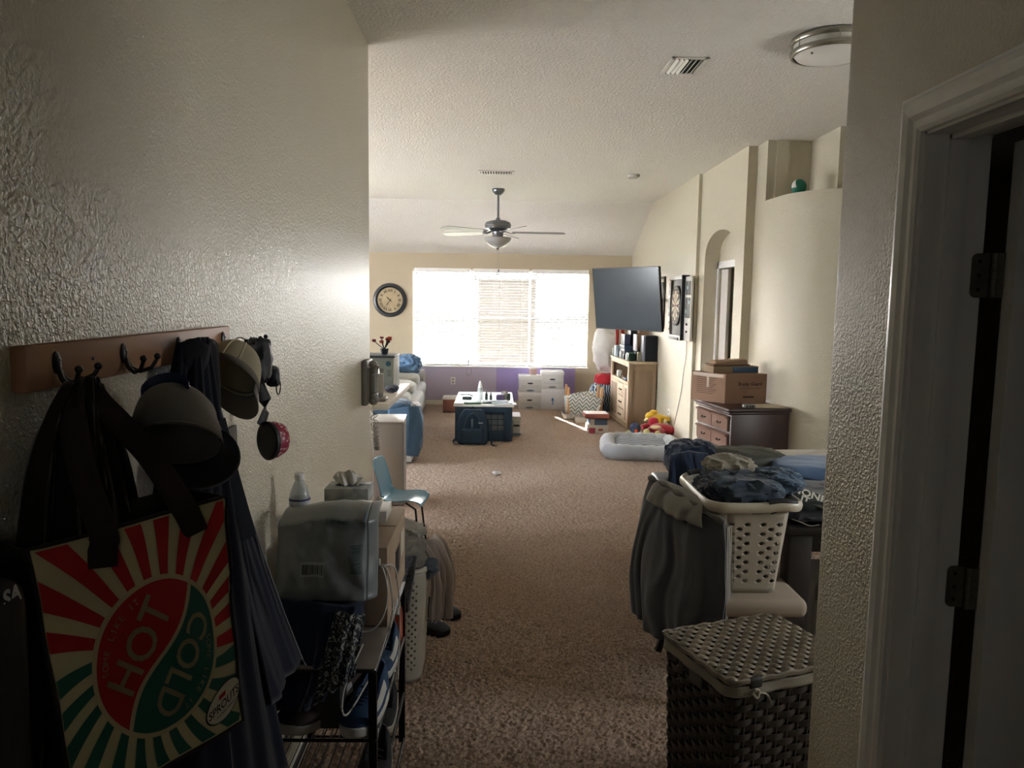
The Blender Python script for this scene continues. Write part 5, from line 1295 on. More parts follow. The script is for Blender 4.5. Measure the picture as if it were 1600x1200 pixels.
ob = thing('open_carton', 'small torn carton lying topmost on the stack over the dresser', 'box', (1.93, 6.34, 1.186), math.radians(8))
B(-.17, .15, -.09, .09, 0, .012, .002).build('base', mat('#5a4336', .85), ob, world=False)
mb = MB(); mb.hexa([(-.14, -.05, .012), (.15, -.05, .012), (.15, .08, .012), (-.14, .08, .012), (-.12, -.03, .032), (.13, -.06, .05), (.14, .06, .052), (-.12, .07, .036)]); mb.build('flap', mat('#8e755e', .8), ob, world=False, smooth=False)
for k in range(4): B(.02+k*.03, .032+k*.03, -.055, .05, .048, .0515).build('stripe', mat('#b09a80', .8), ob, world=False, smooth=False)
pa = thing('paper_sheets', 'beige paper sheets lying on the dresser top', 'papers', (2.10, 6.0, .888))
for k in range(3): B(2.02+k*.006, 2.28-k*.006, 5.90+k*.01, 6.12, .887+k*.002, .8885+k*.002, M=None).build('sheet', mat('#b9ac97', .7), pa, smooth=False)
dv = thing('game_controller', 'small grey and black gadget before the papers on the dresser', 'gadget', (1.98, 5.93, .888))
B(1.935, 2.03, 5.905, 5.955, .887, .915, .008, 3).build('body', mat('#84837d', .5), dv)
for k in range(3): B(1.955+k*.022, 1.970+k*.022, 5.902, 5.907, .893, .909, .002).build('slot', M_black, dv)

# ---- dart board cabinet on the living room wall
dc = thing('dartboard_cabinet', 'black dartboard cabinet with both doors open on the right wall', 'dartboard', (XF, 8.77, 1.63))
M_dc = mat('#1b1d22', .5); M_dw = mat('#c4c2bc', .5)
yc_, hw_ = 8.79, .285; z0_, z1_ = 1.28, 2.0
B(XF-.06, XF, yc_-hw_, yc_+hw_, z0_, z1_, .003).build('case', M_dc, dc)
for (a, b, c, d) in ((yc_-hw_, yc_+hw_, z1_-.045, z1_), (yc_-hw_, yc_+hw_, z0_, z0_+.045)): B(XF-.085, XF-.055, a, b, c, d, .003).build('case_rail', M_dw, dc)
for y in (yc_-hw_, yc_+hw_-.02): B(XF-.085, XF-.055, y, y+.02, z0_, z1_, .002).build('case_stile', M_dw if y > yc_ else M_dc, dc)
Mdb = Matrix.Translation((XF-.06, yc_, 1.66)) @ Matrix.Rotation(-PI/2, 4, 'Y')
mb = MB(); mb.lathe([(.228, 0), (.228, .022), (.17, .024), (0, .024)], 48, Mdb); mb.build('board', mat('#16171a', .7), dc)
def ringseg(r0, r1, k, z, col, name):
    mb = MB(); a0 = (k-.5)*PI/10; mb.grid(lambda u, v: Mdb @ Vector(((r0+(r1-r0)*v)*math.cos(a0+PI/10*u), (r0+(r1-r0)*v)*math.sin(a0+PI/10*u), z)), 3, 1); mb.build(name, col, dc)
M_b1, M_b2, M_rd, M_gr = mat('#ccbda0', .7), mat('#1a1a1c', .7), mat('#8c2f2a', .7), mat('#2c5a45', .7)
for k in range(20):
    ev = k % 2 == 0
    ringseg(.02, .098, k, .0245, M_b1 if ev else M_b2, 'segment'); ringseg(.106, .162, k, .0245, M_b1 if ev else M_b2, 'segment')
    ringseg(.098, .106, k, .0247, M_gr if ev else M_rd, 'ring_segment'); ringseg(.162, .172, k, .0247, M_gr if ev else M_rd, 'ring_segment')
nums = [20, 1, 18, 4, 13, 6, 10, 15, 2, 17, 3, 19, 7, 16, 8, 11, 14, 9, 12, 5]
for k, n_ in enumerate(nums):
    a = PI/2 - k*PI/10
    M_ = Matrix.Translation((XF-.0855, yc_ - .198*math.cos(a), 1.66+.198*math.sin(a))) @ Matrix(((0, 0, -1, 0), (-1, 0, 0, 0), (0, 1, 0, 0), (0, 0, 0, 1))) 
    text(str(n_), .034, M_b1, 'number', dc, M_)
mb = MB(); mb.lathe([(0, .024), (.012, .024), (.012, .0255), (0, .0255)], 16, Mdb); mb.build('bullseye', M_rd, dc)
mb = MB(); mb.lathe([(.172, .0235), (.174, .026), (.176, .0235)], 48, Mdb, cap=False); mb.build('wire', M_steel, dc)
for s, ye in ((1, yc_+hw_), (-1, yc_-hw_)):
    a, b = (ye, ye+.27) if s > 0 else (ye-.27, ye)
    B(XF-.045, XF-.02, a, b, z0_, z1_-.02, .003).build('door', M_dw, dc)
    B(XF-.048, XF-.044, a+.03, b-.03, 1.78, 1.93, .001).build('score_slate', M_dc, dc)
    B(XF-.048, XF-.044, a+.03, b-.03, 1.53, 1.75, .001).build('score_slate', M_dc, dc)
    mb = MB()
    for q, (yy, zz) in enumerate(((.07, 1.70), (.16, 1.86), (.20, 1.60))): mb.ball((XF-.048, a+yy, zz), (.003, .022, .022), 10, 8)
    mb.build('chalk_mark', mat('#9fc0c0', .6), dc)
    for zz in (1.38, 1.46): mb = MB(); mb.box(XF-.06, XF-.045, (a+b)/2-.012, (a+b)/2+.012, zz-.012, zz+.012, .003); mb.build('dart_holder', M_dc, dc)
B(XF-.10, XF-.045, yc_-.22, yc_+.22, z0_-.005, z0_+.025, .004).build('chalk_shelf', M_dc, dc)
bd = thing('wall_cable', 'thin dark cable hanging from the dartboard cabinet to the floor toys', 'cable', (XF, 8.5, 1.2))
mb = MB(); mb.tube(catmull([(XF-.01, 8.50, 1.275), (XF-.008, 8.51, 1.1), (XF-.012, 8.58, .9), (XF-.008, 8.66, .7), (XF-.012, 8.80, .45), (XF-.012, 8.93, .26)]), .0035, 5); mb.build('cord', mat('#2b2622', .6), bd)
outlet(XF, 9.27, .34, 'white outlet on the right wall beside the rustic cabinet', 'x')
mpt = thing('wall_picture', 'dark framed picture on the right wall partly behind the television', 'picture', (XF, 9.9, 1.7))
B(XF-.02, XF, 9.72, 10.18, 1.36, 2.02, .003).build('frame', mat('#4b443c', .5), mpt)
B(XF-.022, XF-.019, 9.75, 10.15, 1.39, 1.99, .001).build('mat_board', mat('#c3bba9', .6), mpt)

# ---- television on a swing arm
tc = [Vector((1.194, 9.80, 2.104)), Vector((1.829, 8.85, 2.108)), Vector((1.925, 8.88, 1.349)), Vector((1.279, 9.83, 1.357))]
TX = ((tc[1]+tc[2])/2 - (tc[0]+tc[3])/2); TY = ((tc[0]+tc[1])/2 - (tc[2]+tc[3])/2); TC = sum(tc, Vector())/4
wT, hT = TX.length, TY.length
Ft = frame(TC, TX, TY)
zdir = 1 if (Ft.to_3x3() @ Vector((0, 0, 1))).y < 0 else -1
tv = thing('television', 'large flat television tilted on a wall arm over the rustic cabinet', 'television', TC)
B(-wT/2, wT/2, -hT/2, hT/2, -.035*zdir, 0, .004, M=Ft).build('housing', mat('#17181b', .4), tv)
sc_m = mat('#36434d', .2, spec=.9, coat=.5)  # haze reflected by the switched-off screen is put into its base colour
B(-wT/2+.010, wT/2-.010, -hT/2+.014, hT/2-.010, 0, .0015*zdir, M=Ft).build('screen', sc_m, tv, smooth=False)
mb = MB()
for q in ((-wT/2, wT/2, hT/2-.009, hT/2), (-wT/2, wT/2, -hT/2, -hT/2+.013), (-wT/2, -wT/2+.009, -hT/2, hT/2), (wT/2-.009, wT/2, -hT/2, hT/2)): mb.box(q[0], q[1], q[2], q[3], 0, .004*zdir, M=Ft)
mb.build('bezel', mat('#22262b', .3, spec=.6), tv, smooth=False)
arm_s = Ft @ Vector((.0, 0, -.04*zdir)); mb = MB()
mb.tube([arm_s, arm_s + Vector((.20, .18, 0)), (XF-.03, 9.85, 1.72)], .02, 8); mb.build('swing_arm', M_black, tv)
B(XF-.03, XF-.0, 9.75, 9.95, 1.5, 1.95, .004).build('wall_plate', M_black, tv)
# ================================================================ LIVING ROOM, FAR RIGHT
# ---- rustic cabinet
rc = thing('rustic_cabinet', 'light weathered wood media cabinet with drawers under the television', 'cabinet', (1.9, 10.6, 0))
rc.location = (1.745, 10.0, 0); rc.rotation_euler = (0, 0, math.radians(2.6))
M_rw = mat('#957f69', .7, (25, .25, .002), (6, '#85715c'), stretch=(1, 1, .2)); M_rl = mat('#cdbba2', .65, (25, .25, .002), (6, '#bda88c'))
CW, CL, CH = .36, 1.20, .915
for (y0, y1) in ((0, .03), (CL-.03, CL)): B(.0, CW, y0, y1, .02, CH-.03, .003).build('side_panel', M_rw, rc, world=False)
for q in ((.0, .05, .02, CH-.03), (CW-.05, CW, .02, CH-.03)): B(q[0], q[1], -.012, 0, q[2], q[3], .003).build('side_stile', M_rw, rc, world=False)
for z0, z1 in ((.02, .09), (CH-.11, CH-.03)): B(.05, CW-.05, -.010, 0, z0, z1, .002).build('side_rail', M_rw, rc, world=False)
B(-.02, CW+.01, -.025, CL+.02, CH-.03, CH, .006).build('top', M_rl, rc, world=False)
B(CW-.02, CW, .03, CL-.03, .02, CH-.03).build('back', M_rw, rc, world=False)
B(.0, CW-.02, .03, CL-.03, .62, .64).build('shelf', M_rl, rc, world=False)
B(.0, CW-.02, .03, CL-.03, .02, .06).build('bottom', M_rw, rc, world=False)
B(.005, CW-.02, .03, CL-.03, .06, .62).build('carcass', M_rw, rc, world=False)
B(-.01, .02, 0, CL, CH-.075, CH-.03, .002).build('front_rail', M_rl, rc, world=False)
B(-.01, .02, 0, CL, .60, .64, .002).build('front_rail', M_rl, rc, world=False); B(-.01, .02, 0, CL, .02, .07, .002).build('front_rail', M_rl, rc, world=False)
for y in (0, .22, .62, CL-.06): B(-.012, .02, y, y+.05, .02, (.62 if 0 < y < 1 else CH-.03), .002).build('front_stile', M_rl, rc, world=False)
Mkb = mat('#3a322a', .4, metal=.7)
for k in range(3):
    z0 = .08+k*.172; d_ = B(-.014, .01, .275, .615, z0, z0+.16, .004).build('drawer', M_rl, rc, world=False)
    mb = MB(); mb.ball((-.024, .39, z0+.08), .012, 10, 8); mb.ball((-.024, .50, z0+.08), .012, 10, 8); mb.tube([(-.026, .39, z0+.08), (-.026, .50, z0+.08)], .004, 6); mb.build('handle', Mkb, d_, world=False)
for y0, y1 in ((.055, .215), (.675, 1.135)):
    d_ = B(-.012, .01, y0, y1, .08, .595, .003).build('door', M_rl, rc, world=False); B(-.016, -.011, y0+.03, y1-.03, .12, .555, .002).build('door_panel', M_rw, d_, world=False)
# small items in its open shelf
def item(name, label, cat, x0, x1, y0, y1, z0, z1, col, bev=.004, group=None, rough=.45, **k):
    return tag(B(x0, x1, y0, y1, z0, z1, bev).build(name, mat(col, rough, **k)), label, cat, group)
item('cup', 'white cup in the open shelf of the rustic cabinet', 'cup', 1.70, 1.77, 10.72, 10.79, .642, .74, '#dedcd6', .02)
item('gadget', 'black gadget at the near end of the cabinet\'s open shelf', 'gadget', 1.75, 1.83, 10.14, 10.20, .642, .745, '#1b1d22', .02)
item('game_case', 'flat dark case lying in the cabinet\'s open shelf', 'case', 1.74, 1.84, 10.26, 10.5, .642, .665, '#38506a')
ZC = .917
spk = thing('speaker', 'tall black loudspeaker on the near end of the rustic cabinet', 'speaker', (2.04, 10.14, ZC))
B(1.955, 2.115, 10.05, 10.25, ZC, 1.255, .004).build('cabinet', mat('#14161c', .55), spk)
B(1.962, 2.108, 10.042, 10.05, ZC+.01, 1.245, .003).build('grille', mat('#1a1d24', .9, (300, .4, .001)), spk)
B(1.925, 1.955, 10.06, 10.24, ZC, 1.25, .002).build('side_trim', mat('#8f93a2', .3), spk)
item('white_console', 'upright white box between the speaker and dark boxes', 'console', 1.86, 1.885, 10.25, 10.45, 1.04, 1.26, '#e9e9ea', .004)
item('speaker_box', 'black box under the upright white box', 'box', 1.85, 1.92, 10.2, 10.42, ZC, 1.035, '#1a1c24')
item('camera', 'small beige camera in front of the speaker', 'camera', 1.855, 1.905, 10.06, 10.11, ZC, 1.04, '#8d8a78', .01)
item('green_tin', 'dark green tin at the front of the cabinet top', 'tin', 1.745, 1.84, 10.12, 10.34, ZC, 1.02, '#1f3b30', .02)
item('receiver', 'dark blue grey receiver topmost behind the green tin', 'box', 1.735, 1.85, 10.42, 10.85, 1.055, 1.10, '#25384a')
item('receiver', 'dark receiver lowest in the stack behind the green tin', 'box', 1.735, 1.85, 10.42, 10.85, ZC, .985, '#1b2838')
item('receiver', 'dark receiver in the middle of the stack behind the tin', 'box', 1.74, 1.85, 10.42, 10.85, .987, 1.053, '#2b3b4c')
item('dark_box', 'navy box under the television\'s lower edge', 'box', 1.75, 1.83, 10.5, 10.8, 1.102, 1.25, '#2c3346')
item('dark_box', 'black box right of the navy box below the television', 'box', 1.84, 1.93, 10.55, 10.8, ZC+.0, 1.30, '#151d26')
item('brown_box', 'brown box behind the black speaker below the television', 'box', 1.95, 2.09, 10.5, 10.7, ZC, 1.33, '#8b7256')
item('white_gadget', 'small white rounded gadget at the far cabinet top', 'gadget', 1.70, 1.75, 10.55, 10.60, ZC, 1.02, '#dfe4e6', .02)
item('white_gadget', 'crumpled pale blue gadget beside the red ribbons', 'gadget', 1.68, 1.74, 10.85, 10.95, ZC, 1.08, '#b9cad3', .02)
item('black_box', 'small black box at the cabinet\'s far top corner', 'box', 1.68, 1.78, 11.0, 11.1, ZC, 1.02, '#23303c', .006)
item('white_router', 'little white stand near the green tin', 'gadget', 1.73, 1.752, 10.20, 10.26, ZC, 1.0, '#e6e6e6', .008)
for k, x in enumerate((1.70, 1.775)):
    t = tag(drape([(x, 10.98, 1.32), (x+.05, 10.98, 1.32)], [(x+.01, 10.96, .93), (x+.035, 10.96, .925)], 2, .01, (0, -1, 0), 14, 20, k+3).build('red_ribbon', cloth('#a13a36'), solid=.006), ('left red ribbon hanging behind the cabinet items' if k == 0 else 'right red ribbon hanging below the television'), 'ribbon')
# ---- laundry bags in the far right corner
wbg = tag(lump((1.72, 11.75, .60), (.25, .22, .78), 201, .08, 1.6, 2.4, 44, 40, flat=False).build('laundry_bag', cloth('#d9d7d3', '#c7c4c0', 60, .2)), 'large white cloth bag hanging in the far right corner', 'bag')
M_stroke = leafm()
def bluepat():
    m = bpy.data.materials.new('pattern'); m.use_nodes = True; n = m.node_tree.nodes; l = m.node_tree.links; b = n['Principled BSDF']
    tc = n.new('ShaderNodeTexCoord'); v = n.new('ShaderNodeTexWave'); v.inputs['Scale'].default_value = 9; v.inputs['Distortion'].default_value = 9; v.inputs['Detail'].default_value = 1; r = n.new('ShaderNodeValToRGB'); r.color_ramp.interpolation = 'CONSTANT'
    r.color_ramp.elements[0].color = lin('#274a66'); r.color_ramp.elements[1].color = lin('#cdd5d9'); r.color_ramp.elements[1].position = .68
    l.new(tc.outputs['Object'], v.inputs[0]); l.new(v.outputs[0], r.inputs[0]); l.new(r.outputs[0], b.inputs['Base Color']); return m
tag(lump((1.66, 11.55, .42), (.18, .13, .20), 205, .1, 2.4, 2.6).build('red_cloth', cloth('#b8313c')), 'bright red cloth between the white bag and patterned bag', 'cloth')
tag(lump((1.60, 11.55, .02), (.19, .16, .46), 209, .06, 1.8, 3.2, 40, 30).build('patterned_bag', bluepat()), 'blue and white patterned bag standing in the far right corner', 'bag')
tag(drape([(1.90, 12.15, 1.25), (1.98, 12.16, 1.25)], [(1.80, 12.1, .012), (1.98, 12.12, .012)], 2, .02, (0, -1, 0), 16, 24, 5).build('rolled_mat', mat('#b8b4ae', .7), solid=.02), 'pale grey rolled mat standing behind the white bag', 'mat')
tag(MB().tube(catmull([(1.56, 11.1, .45), (1.52, 10.95, .30), (1.42, 10.7, .12), (1.33, 10.5, .03)]), .018, 8).build('white_pole', mat('#d8d2c8', .4)), 'white curved pole leaning beside the rustic cabinet', 'pole')
# ---- chevron basket seat
cbk = thing('toy_basket', 'white basket with blue green chevrons and wooden corner pegs', 'basket', (1.27, 11.05, 0))
def chev():
    m = bpy.data.materials.new('chevron'); m.use_nodes = True; n = m.node_tree.nodes; l = m.node_tree.links; b = n['Principled BSDF']; b.inputs['Roughness'].default_value = .9
    tc = n.new('ShaderNodeTexCoord'); sp_ = n.new('ShaderNodeSeparateXYZ'); l.new(tc.outputs['Object'], sp_.inputs[0])
    ad = n.new('ShaderNodeMath'); ad.operation = 'ADD'; l.new(sp_.outputs[0], ad.inputs[0]); l.new(sp_.outputs[1], ad.inputs[1])
    pp_ = n.new('ShaderNodeMath'); pp_.operation = 'PINGPONG'; pp_.inputs[1].default_value = .05; l.new(ad.outputs[0], pp_.inputs[0])
    a2 = n.new('ShaderNodeMath'); a2.operation = 'MULTIPLY_ADD'; a2.inputs[1].default_value = 1.2; l.new(pp_.outputs[0], a2.inputs[0]); l.new(sp_.outputs[2], a2.inputs[2])
    fr = n.new('ShaderNodeMath'); fr.operation = 'PINGPONG'; fr.inputs[1].default_value = .028; l.new(a2.outputs[0], fr.inputs[0])
    gt = n.new('ShaderNodeMath'); gt.operation = 'GREATER_THAN'; gt.inputs[1].default_value = .017; l.new(fr.outputs[0], gt.inputs[0])
    mx_ = n.new('ShaderNodeMixRGB'); mx_.inputs[1].default_value = lin('#dcdad0'); mx_.inputs[2].default_value = lin('#6b8f97'); l.new(gt.outputs[0], mx_.inputs[0]); l.new(mx_.outputs[0], b.inputs['Base Color']); return m
def bk_s(u, v):
    p, n_ = rrect(u, .24+.03*v, .20+.02*v, .06); s = .03*math.sin(2*PI*u*2+1)
    return Vector((p.x, p.y, .04+.30*v+(s*v)))
mb = MB(); mb.grid(bk_s, 60, 8, wrap=True); mb.build('side', chev(), cbk, world=False, solid=.006)
mb = MB(); mb.grid(lambda u, v: Vector((0, 0, .06)).lerp(bk_s(u, .1), v), 30, 2, wrap=True); mb.build('bottom', cloth('#c9c6bc'), cbk, world=False)
mb = MB(); mb.grid(lambda u, v: Vector((rrect(u, .29+.01*v, .24+.01*v)[0].x, rrect(u, .29, .24)[0].y, .02+.07*v)), 40, 3, wrap=True); mb.build('base_band', mat('#a2a8ad', .8, None, (30, '#d2d2cf')), cbk, world=False, solid=.01)
for sx_, sy_ in ((1, 1), (1, -1), (-1, 1), (-1, -1)):
    mb = MB(); mb.lathe([(.018, .02), (.022, .38), (.016, .47), (0, .475)], 14, Matrix.Translation((sx_*.235, sy_*.19, 0))); mb.build('peg', mat('#d0a271', .5), cbk, world=False)
tag(lump((1.27, 11.05, .2), (.19, .15, .13), 215, .12, 3).build('blanket', cloth('#c28f5c', '#d2a775')), 'orange brown blanket inside the chevron basket', 'blanket')
item('paper_pack', 'white flat pack leaning against the chevron basket base', 'pack', 1.12, 1.40, 10.55, 10.72, .012, .06, '#d6d3cc', .004)
# ---- boxes stacked by cabinet
st1 = thing('board_game', 'red lidded white box at the bottom of the small stack by the cabinet', 'box', (1.31, 9.85, .01), math.radians(4), 'boxes stacked on the carpet')
B(-.12, .13, -.13, .13, 0, .10, .003).build('body', mat('#cbc8c2', .5), st1, world=False); B(-.121, -.04, -.131, -.129, .0, .07, 0).build('red_print', mat('#a8455a', .5), st1, world=False, smooth=False); B(.0, .06, -.1315, -.129, .03, .06).build('logo_patch', mat('#a65b52', .5), st1, world=False, smooth=False)
st2 = thing('board_game', 'blue grey box in the middle of the small stack by the cabinet', 'box', (1.31, 9.86, .112), math.radians(4), 'boxes stacked on the carpet')
B(-.10, .12, -.12, .12, 0, .085, .003).build('body', mat('#4a6076', .5), st2, world=False); B(-.101, -.05, -.121, -.119, .0, .08, 0).build('pale_print', mat('#b9b2aa', .5), st2, world=False, smooth=False)
st3 = thing('board_game', 'brick red flat box on top of the small stack by the cabinet', 'box', (1.30, 9.86, .20), math.radians(1), 'boxes stacked on the carpet')
B(-.155, .155, -.14, .14, 0, .06, .003).build('body', mat('#9c5c52', .5), st3, world=False); B(-.14, .14, -.125, .125, .06, .0605).build('top_label', mat('#ded6cf', .5), st3, world=False, smooth=False)

# ---- pet bed
pb = thing('pet_bed', 'grey bolstered pet bed with ribbed cushion on the carpet', 'pet bed', (1.62, 8.42, .01))
M_pb = mat('#8f9398', .95, (160, .3, .002), (2, '#9fa3a6'), sheen=.3)
PX, PY = .46, .50
P = []
for k in range(80):
    p, n_ = rrect(k/80, PX-.10, PY-.10, .16); P.append((p.x, p.y, .085))
rad = [.088+.006*math.sin(k*1.7)+.004*math.sin(k*3.1) for k in range(80)]
mb = MB(); mb.tube(P, rad, 14, closed=True, flat=None)
for v in mb.bm.verts: v.co.z = max(v.co.z*.95, .0)
mb.build('bolster', M_pb, pb, world=False)
def cush(u, v):
    x = (u-.5)*2*(PX-.14); y = (v-.5)*2*(PY-.14); e = (1-(2*u-1)**8)*(1-(2*v-1)**8)
    return Vector((x, y, .04+.075*e + .034*abs(math.sin(v*PI*5.5+.5*math.sin(u*4)))**.6*e + .006*math.sin(u*14)*e))
mb = MB(); mb.grid(cush, 40, 80); mb.build('cushion', mat('#6d7278', .95, (160, .3, .002), (3, '#7b8086'), sheen=.3), pb, world=False)
B(-PX+.1, PX-.1, -PY+.1, PY-.1, 0, .04, .02).build('base', M_pb, pb, world=False)
pb.rotation_euler = (0, 0, math.radians(-7)); pb.location = (1.62, 8.44, .012)

# ---- plush toys
yt = thing('plush_toy', 'yellow plush duck lying on top of the toy heap', 'plush toy', (1.95, 9.25, .3))
M_yl = mat('#d2a81e', .95, (220, .6, .006), sheen=.4); M_cr = mat('#d8c79a', .9, (200, .4, .003)); M_rdp = mat('#a31a2b', .95, (220, .5, .005), sheen=.4)
mb = MB(); mb.ball((1.99, 9.26, .285), (.13, .085, .055), 20, 12, Matrix.Rotation(math.radians(8), 4, 'Y')); mb.build('body', M_yl, yt)
mb = MB(); mb.ball((1.885, 9.25, .305), (.062, .06, .058), 16, 10); mb.ball((1.93, 9.26, .36), (.048, .045, .03), 14, 8); mb.build('head', M_yl, yt)
mb = MB(); mb.ball((1.835, 9.22, .275), (.035, .03, .018), 12, 8, Matrix.Rotation(-.6, 4, 'Y')); mb.build('bill', M_cr, yt)
for q in ((2.08, 9.22, .25, .035), (1.99, 9.19, .235, .03)):
    mb = MB(); mb.tube([(q[0], q[1], q[2]+.05), (q[0]+.01, q[1]-.03, q[2])], [.03, .035], 10); mb.build('limb', M_yl, yt)
mb = MB(); mb.ball((1.985, 9.10, .205), (.034, .02, .045), 12, 8, Matrix.Rotation(.4, 4, 'Y')); mb.build('foot_pad', M_cr, yt)
rt = thing('plush_toy', 'red plush animal with cream paws sprawled on the pet bed end', 'plush toy', (1.9, 9.1, .1))
mb = MB(); mb.ball((2.00, 9.05, .12), (.17, .10, .075), 20, 12, Matrix.Rotation(.1, 4, 'Y')); mb.build('body', M_rdp, rt)
mb = MB(); mb.ball((1.90, 9.12, .20), (.065, .06, .062), 16, 10); mb.build('head', M_rdp, rt)
mb = MB(); mb.ball((1.915, 9.0, .155), (.075, .05, .026), 14, 8); mb.build('belly', M_cr, rt)
for (a, b, r) in (((1.90, 9.06, .12), (1.80, 8.97, .10), .038), ((2.0, 9.0, .11), (1.93, 8.90, .095), .042), ((1.86, 9.14, .15), (1.76, 9.10, .135), .035), ((2.08, 9.02, .12), (2.16, 8.98, .10), .035)):
    mb = MB(); mb.tube([a, ((a[0]+b[0])/2, (a[1]+b[1])/2, (a[2]+b[2])/2+.01), b], [r*.9, r, r*.9], 12); mb.build('limb', M_rdp, rt)
for c in ((1.787, 8.94, .10), (1.905, 8.865, .095)):
    mb = MB(); mb.ball(c, (.042, .022, .044), 14, 10); mb.build('paw', mat('#c8bd84', .9), rt)
mb = MB(); mb.ball((2.035, 9.08, .215), (.022, .022, .028), 10, 8); mb.build('nose', M_cr, rt)
rt.location.z += .06
t3 = thing('plush_toy', 'small purple and blue toy with orange nose at the heap\'s left', 'toy', (1.70, 9.28, .14))
mb = MB(); mb.ball((1.715, 9.30, .15), (.07, .06, .075), 16, 10); mb.build('body', mat('#3f3a5e', .8, None, (20, '#54718a')), t3)
mb = MB(); mb.ball((1.72, 9.235, .125), .024, 12, 8); mb.build('nose', mat('#d4502c', .6), t3)
B(1.66, 1.80, 9.22, 9.34, .03, .07, .01).build('base', mat('#a3935c', .6), t3)
tag(MB().ball((2.17, 8.87, .145), (.045, .04, .055), 16, 10).build('teal_toy', mat('#2f8088', .7)), 'small teal toy beside the red plush on the bed', 'toy')
tp = thing('toy_figure', 'small pink and dark toy figure against the right wall', 'toy', (2.07, 9.1, .2))
mb = MB(); mb.ball((2.065, 9.16, .18), (.05, .045, .03), 14, 8); mb.build('head', mat('#c8877c', .7), tp)
mb = MB(); mb.ball((2.08, 9.16, .13), (.06, .05, .03), 14, 8); mb.build('body', mat('#5b3440', .7), tp)
for x in (2.045, 2.095): mb = MB(); mb.tube([(x, 9.16, .20), (x, 9.15, .25)], [.014, .002], 8); mb.build('ear', mat('#4a2622', .7), tp)
tag(MB().ball((1.63, 9.28, .07), (.05, .05, .055), 14, 10).build('lime_toy', mat('#b7bf7c', .7)), 'pale lime toy at the cabinet foot left of the heap', 'toy')

# ================================================================ COFFEE TABLE AREA
ct = thing('coffee_table', 'dark blue coffee table with gridded end panel and white top', 'coffee table', (-.15, 9.7, 0))
M_ct = mat('#1e3346', .6, var=(3, '#253d52')); XT0, XT1, YT0, YT1 = -.485, .195, 9.05, 10.30
B(XT0-.02, XT1+.02, YT0-.02, YT1+.02, .43, .452, .005).build('table_top', mat('#e4e3e0', .4), ct)
for x in (XT0, XT1-.03): B(x, x+.03, YT0+.02, YT1-.0, .02, .43, .003).build('side_panel', M_ct, ct)
B(XT0, XT1, YT1-.03, YT1, .02, .43, .003).build('back_panel', M_ct, ct)
gx0, gx1, gz0, gz1 = -.13, .10, .14, .35
for q in ((XT0, gx0, .02, .43), (gx1, XT1, .02, .43), (gx0, gx1, .02, gz0), (gx0, gx1, gz1, .43)): B(q[0], q[1], YT0, YT0+.02, q[2], q[3], .002).build('end_panel', M_ct, ct)
for k in (1, 2): B(gx0+(gx1-gx0)*k/3-.004, gx0+(gx1-gx0)*k/3+.004, YT0, YT0+.012, gz0, gz1).build('grid_bar', M_ct, ct)
for k in (1, 2): B(gx0, gx1, YT0+.001, YT0+.013, gz0+(gz1-gz0)*k/3-.004, gz0+(gz1-gz0)*k/3+.004).build('grid_bar', M_ct, ct)
B(gx0-.02, gx1+.02, YT0+.06, YT0+.5, .04, .34, .005).build('storage_bin', mat('#7d8490', .6), ct)
mb = MB(); 
for x, y in ((XT0+.03, YT0+.04), (XT1-.03, YT0+.04), (XT0+.03, YT1-.04), (XT1-.03, YT1-.04)): mb.lathe([(0, 0), (.015, 0), (.015, .02), (0, .02)], 12, Matrix.Translation((x, y, .012)))
mb.build('castor', M_steel, ct)
ZT2 = .453
def bottle(name, label, x, y, h, r, col, group=None, rough=.3, z=ZT2, **k):
    t = tag(MB().lathe([(0, 0), (r, 0), (r, h*.6), (r*.45, h*.78), (r*.4, h*.97), (r*.3, h), (0, h)], 14, Matrix.Translation((x, y, z))).build(name, mat(col, rough, **k)), label, 'bottle', group); return t
item('tray', 'dark flat tray at the middle of the coffee table', 'tray', -.16, .14, 9.16, 9.34, ZT2, .478, '#2b4352')
item('papers', 'white papers at the coffee table front right corner', 'papers', -.02, .24, 9.02, 9.15, ZT2, .468, '#dfe3e2')
item('magazine', 'dark green magazine on the coffee table front', 'magazine', -.05, .20, 9.04, 9.14, .469, .474, '#45605c')
item('magazine', 'green magazine at the coffee table front left', 'magazine', -.42, -.18, 9.08, 9.32, ZT2, .475, '#4a6b57')
item('napkin', 'white napkin hanging at the table\'s front left corner', 'napkin', -.50, -.38, 9.02, 9.12, ZT2, .475, '#e8e6e2', .008)
item('magazine', 'purple magazine beside the napkin on the coffee table', 'magazine', -.47, -.33, 9.13, 9.28, ZT2, .477, '#5d5277')
tag(MB().tube([(-.18, 9.06, .48), (.02, 9.14, .50)], .006, 6).build('stick', mat('#b9c4c8', .4)), 'pale stick lying across the coffee table front', 'stick')
wb3 = thing('spray_bottle', 'clear bottle with white top standing tallest on the coffee table', 'bottle', (-.20, 9.5, ZT2))
mb = MB(); mb.lathe([(0, 0), (.036, 0), (.036, .12), (.03, .15), (.014, .18)], 18); mb.build('body', mat('#c2cfd0', .15, alpha=.6), wb3, world=False)
mb = MB(); mb.lathe([(.014, .18), (.03, .155), (.02, .20), (.008, .235), (0, .24)], 16); mb.build('cap', mat('#e0e3e3', .4), wb3, world=False)
bottle('small_bottle', 'dark green bottle right of the clear bottle on the coffee table', -.12, 9.45, .13, .018, '#2a443f')
bottle('small_bottle', 'shorter dark bottle in the middle of the coffee table', -.065, 9.45, .10, .016, '#26383a')
item('toy_block', 'purple toy on the coffee table right half', 'toy', .0, .10, 9.42, 9.50, ZT2, .53, '#584a6c', .02)
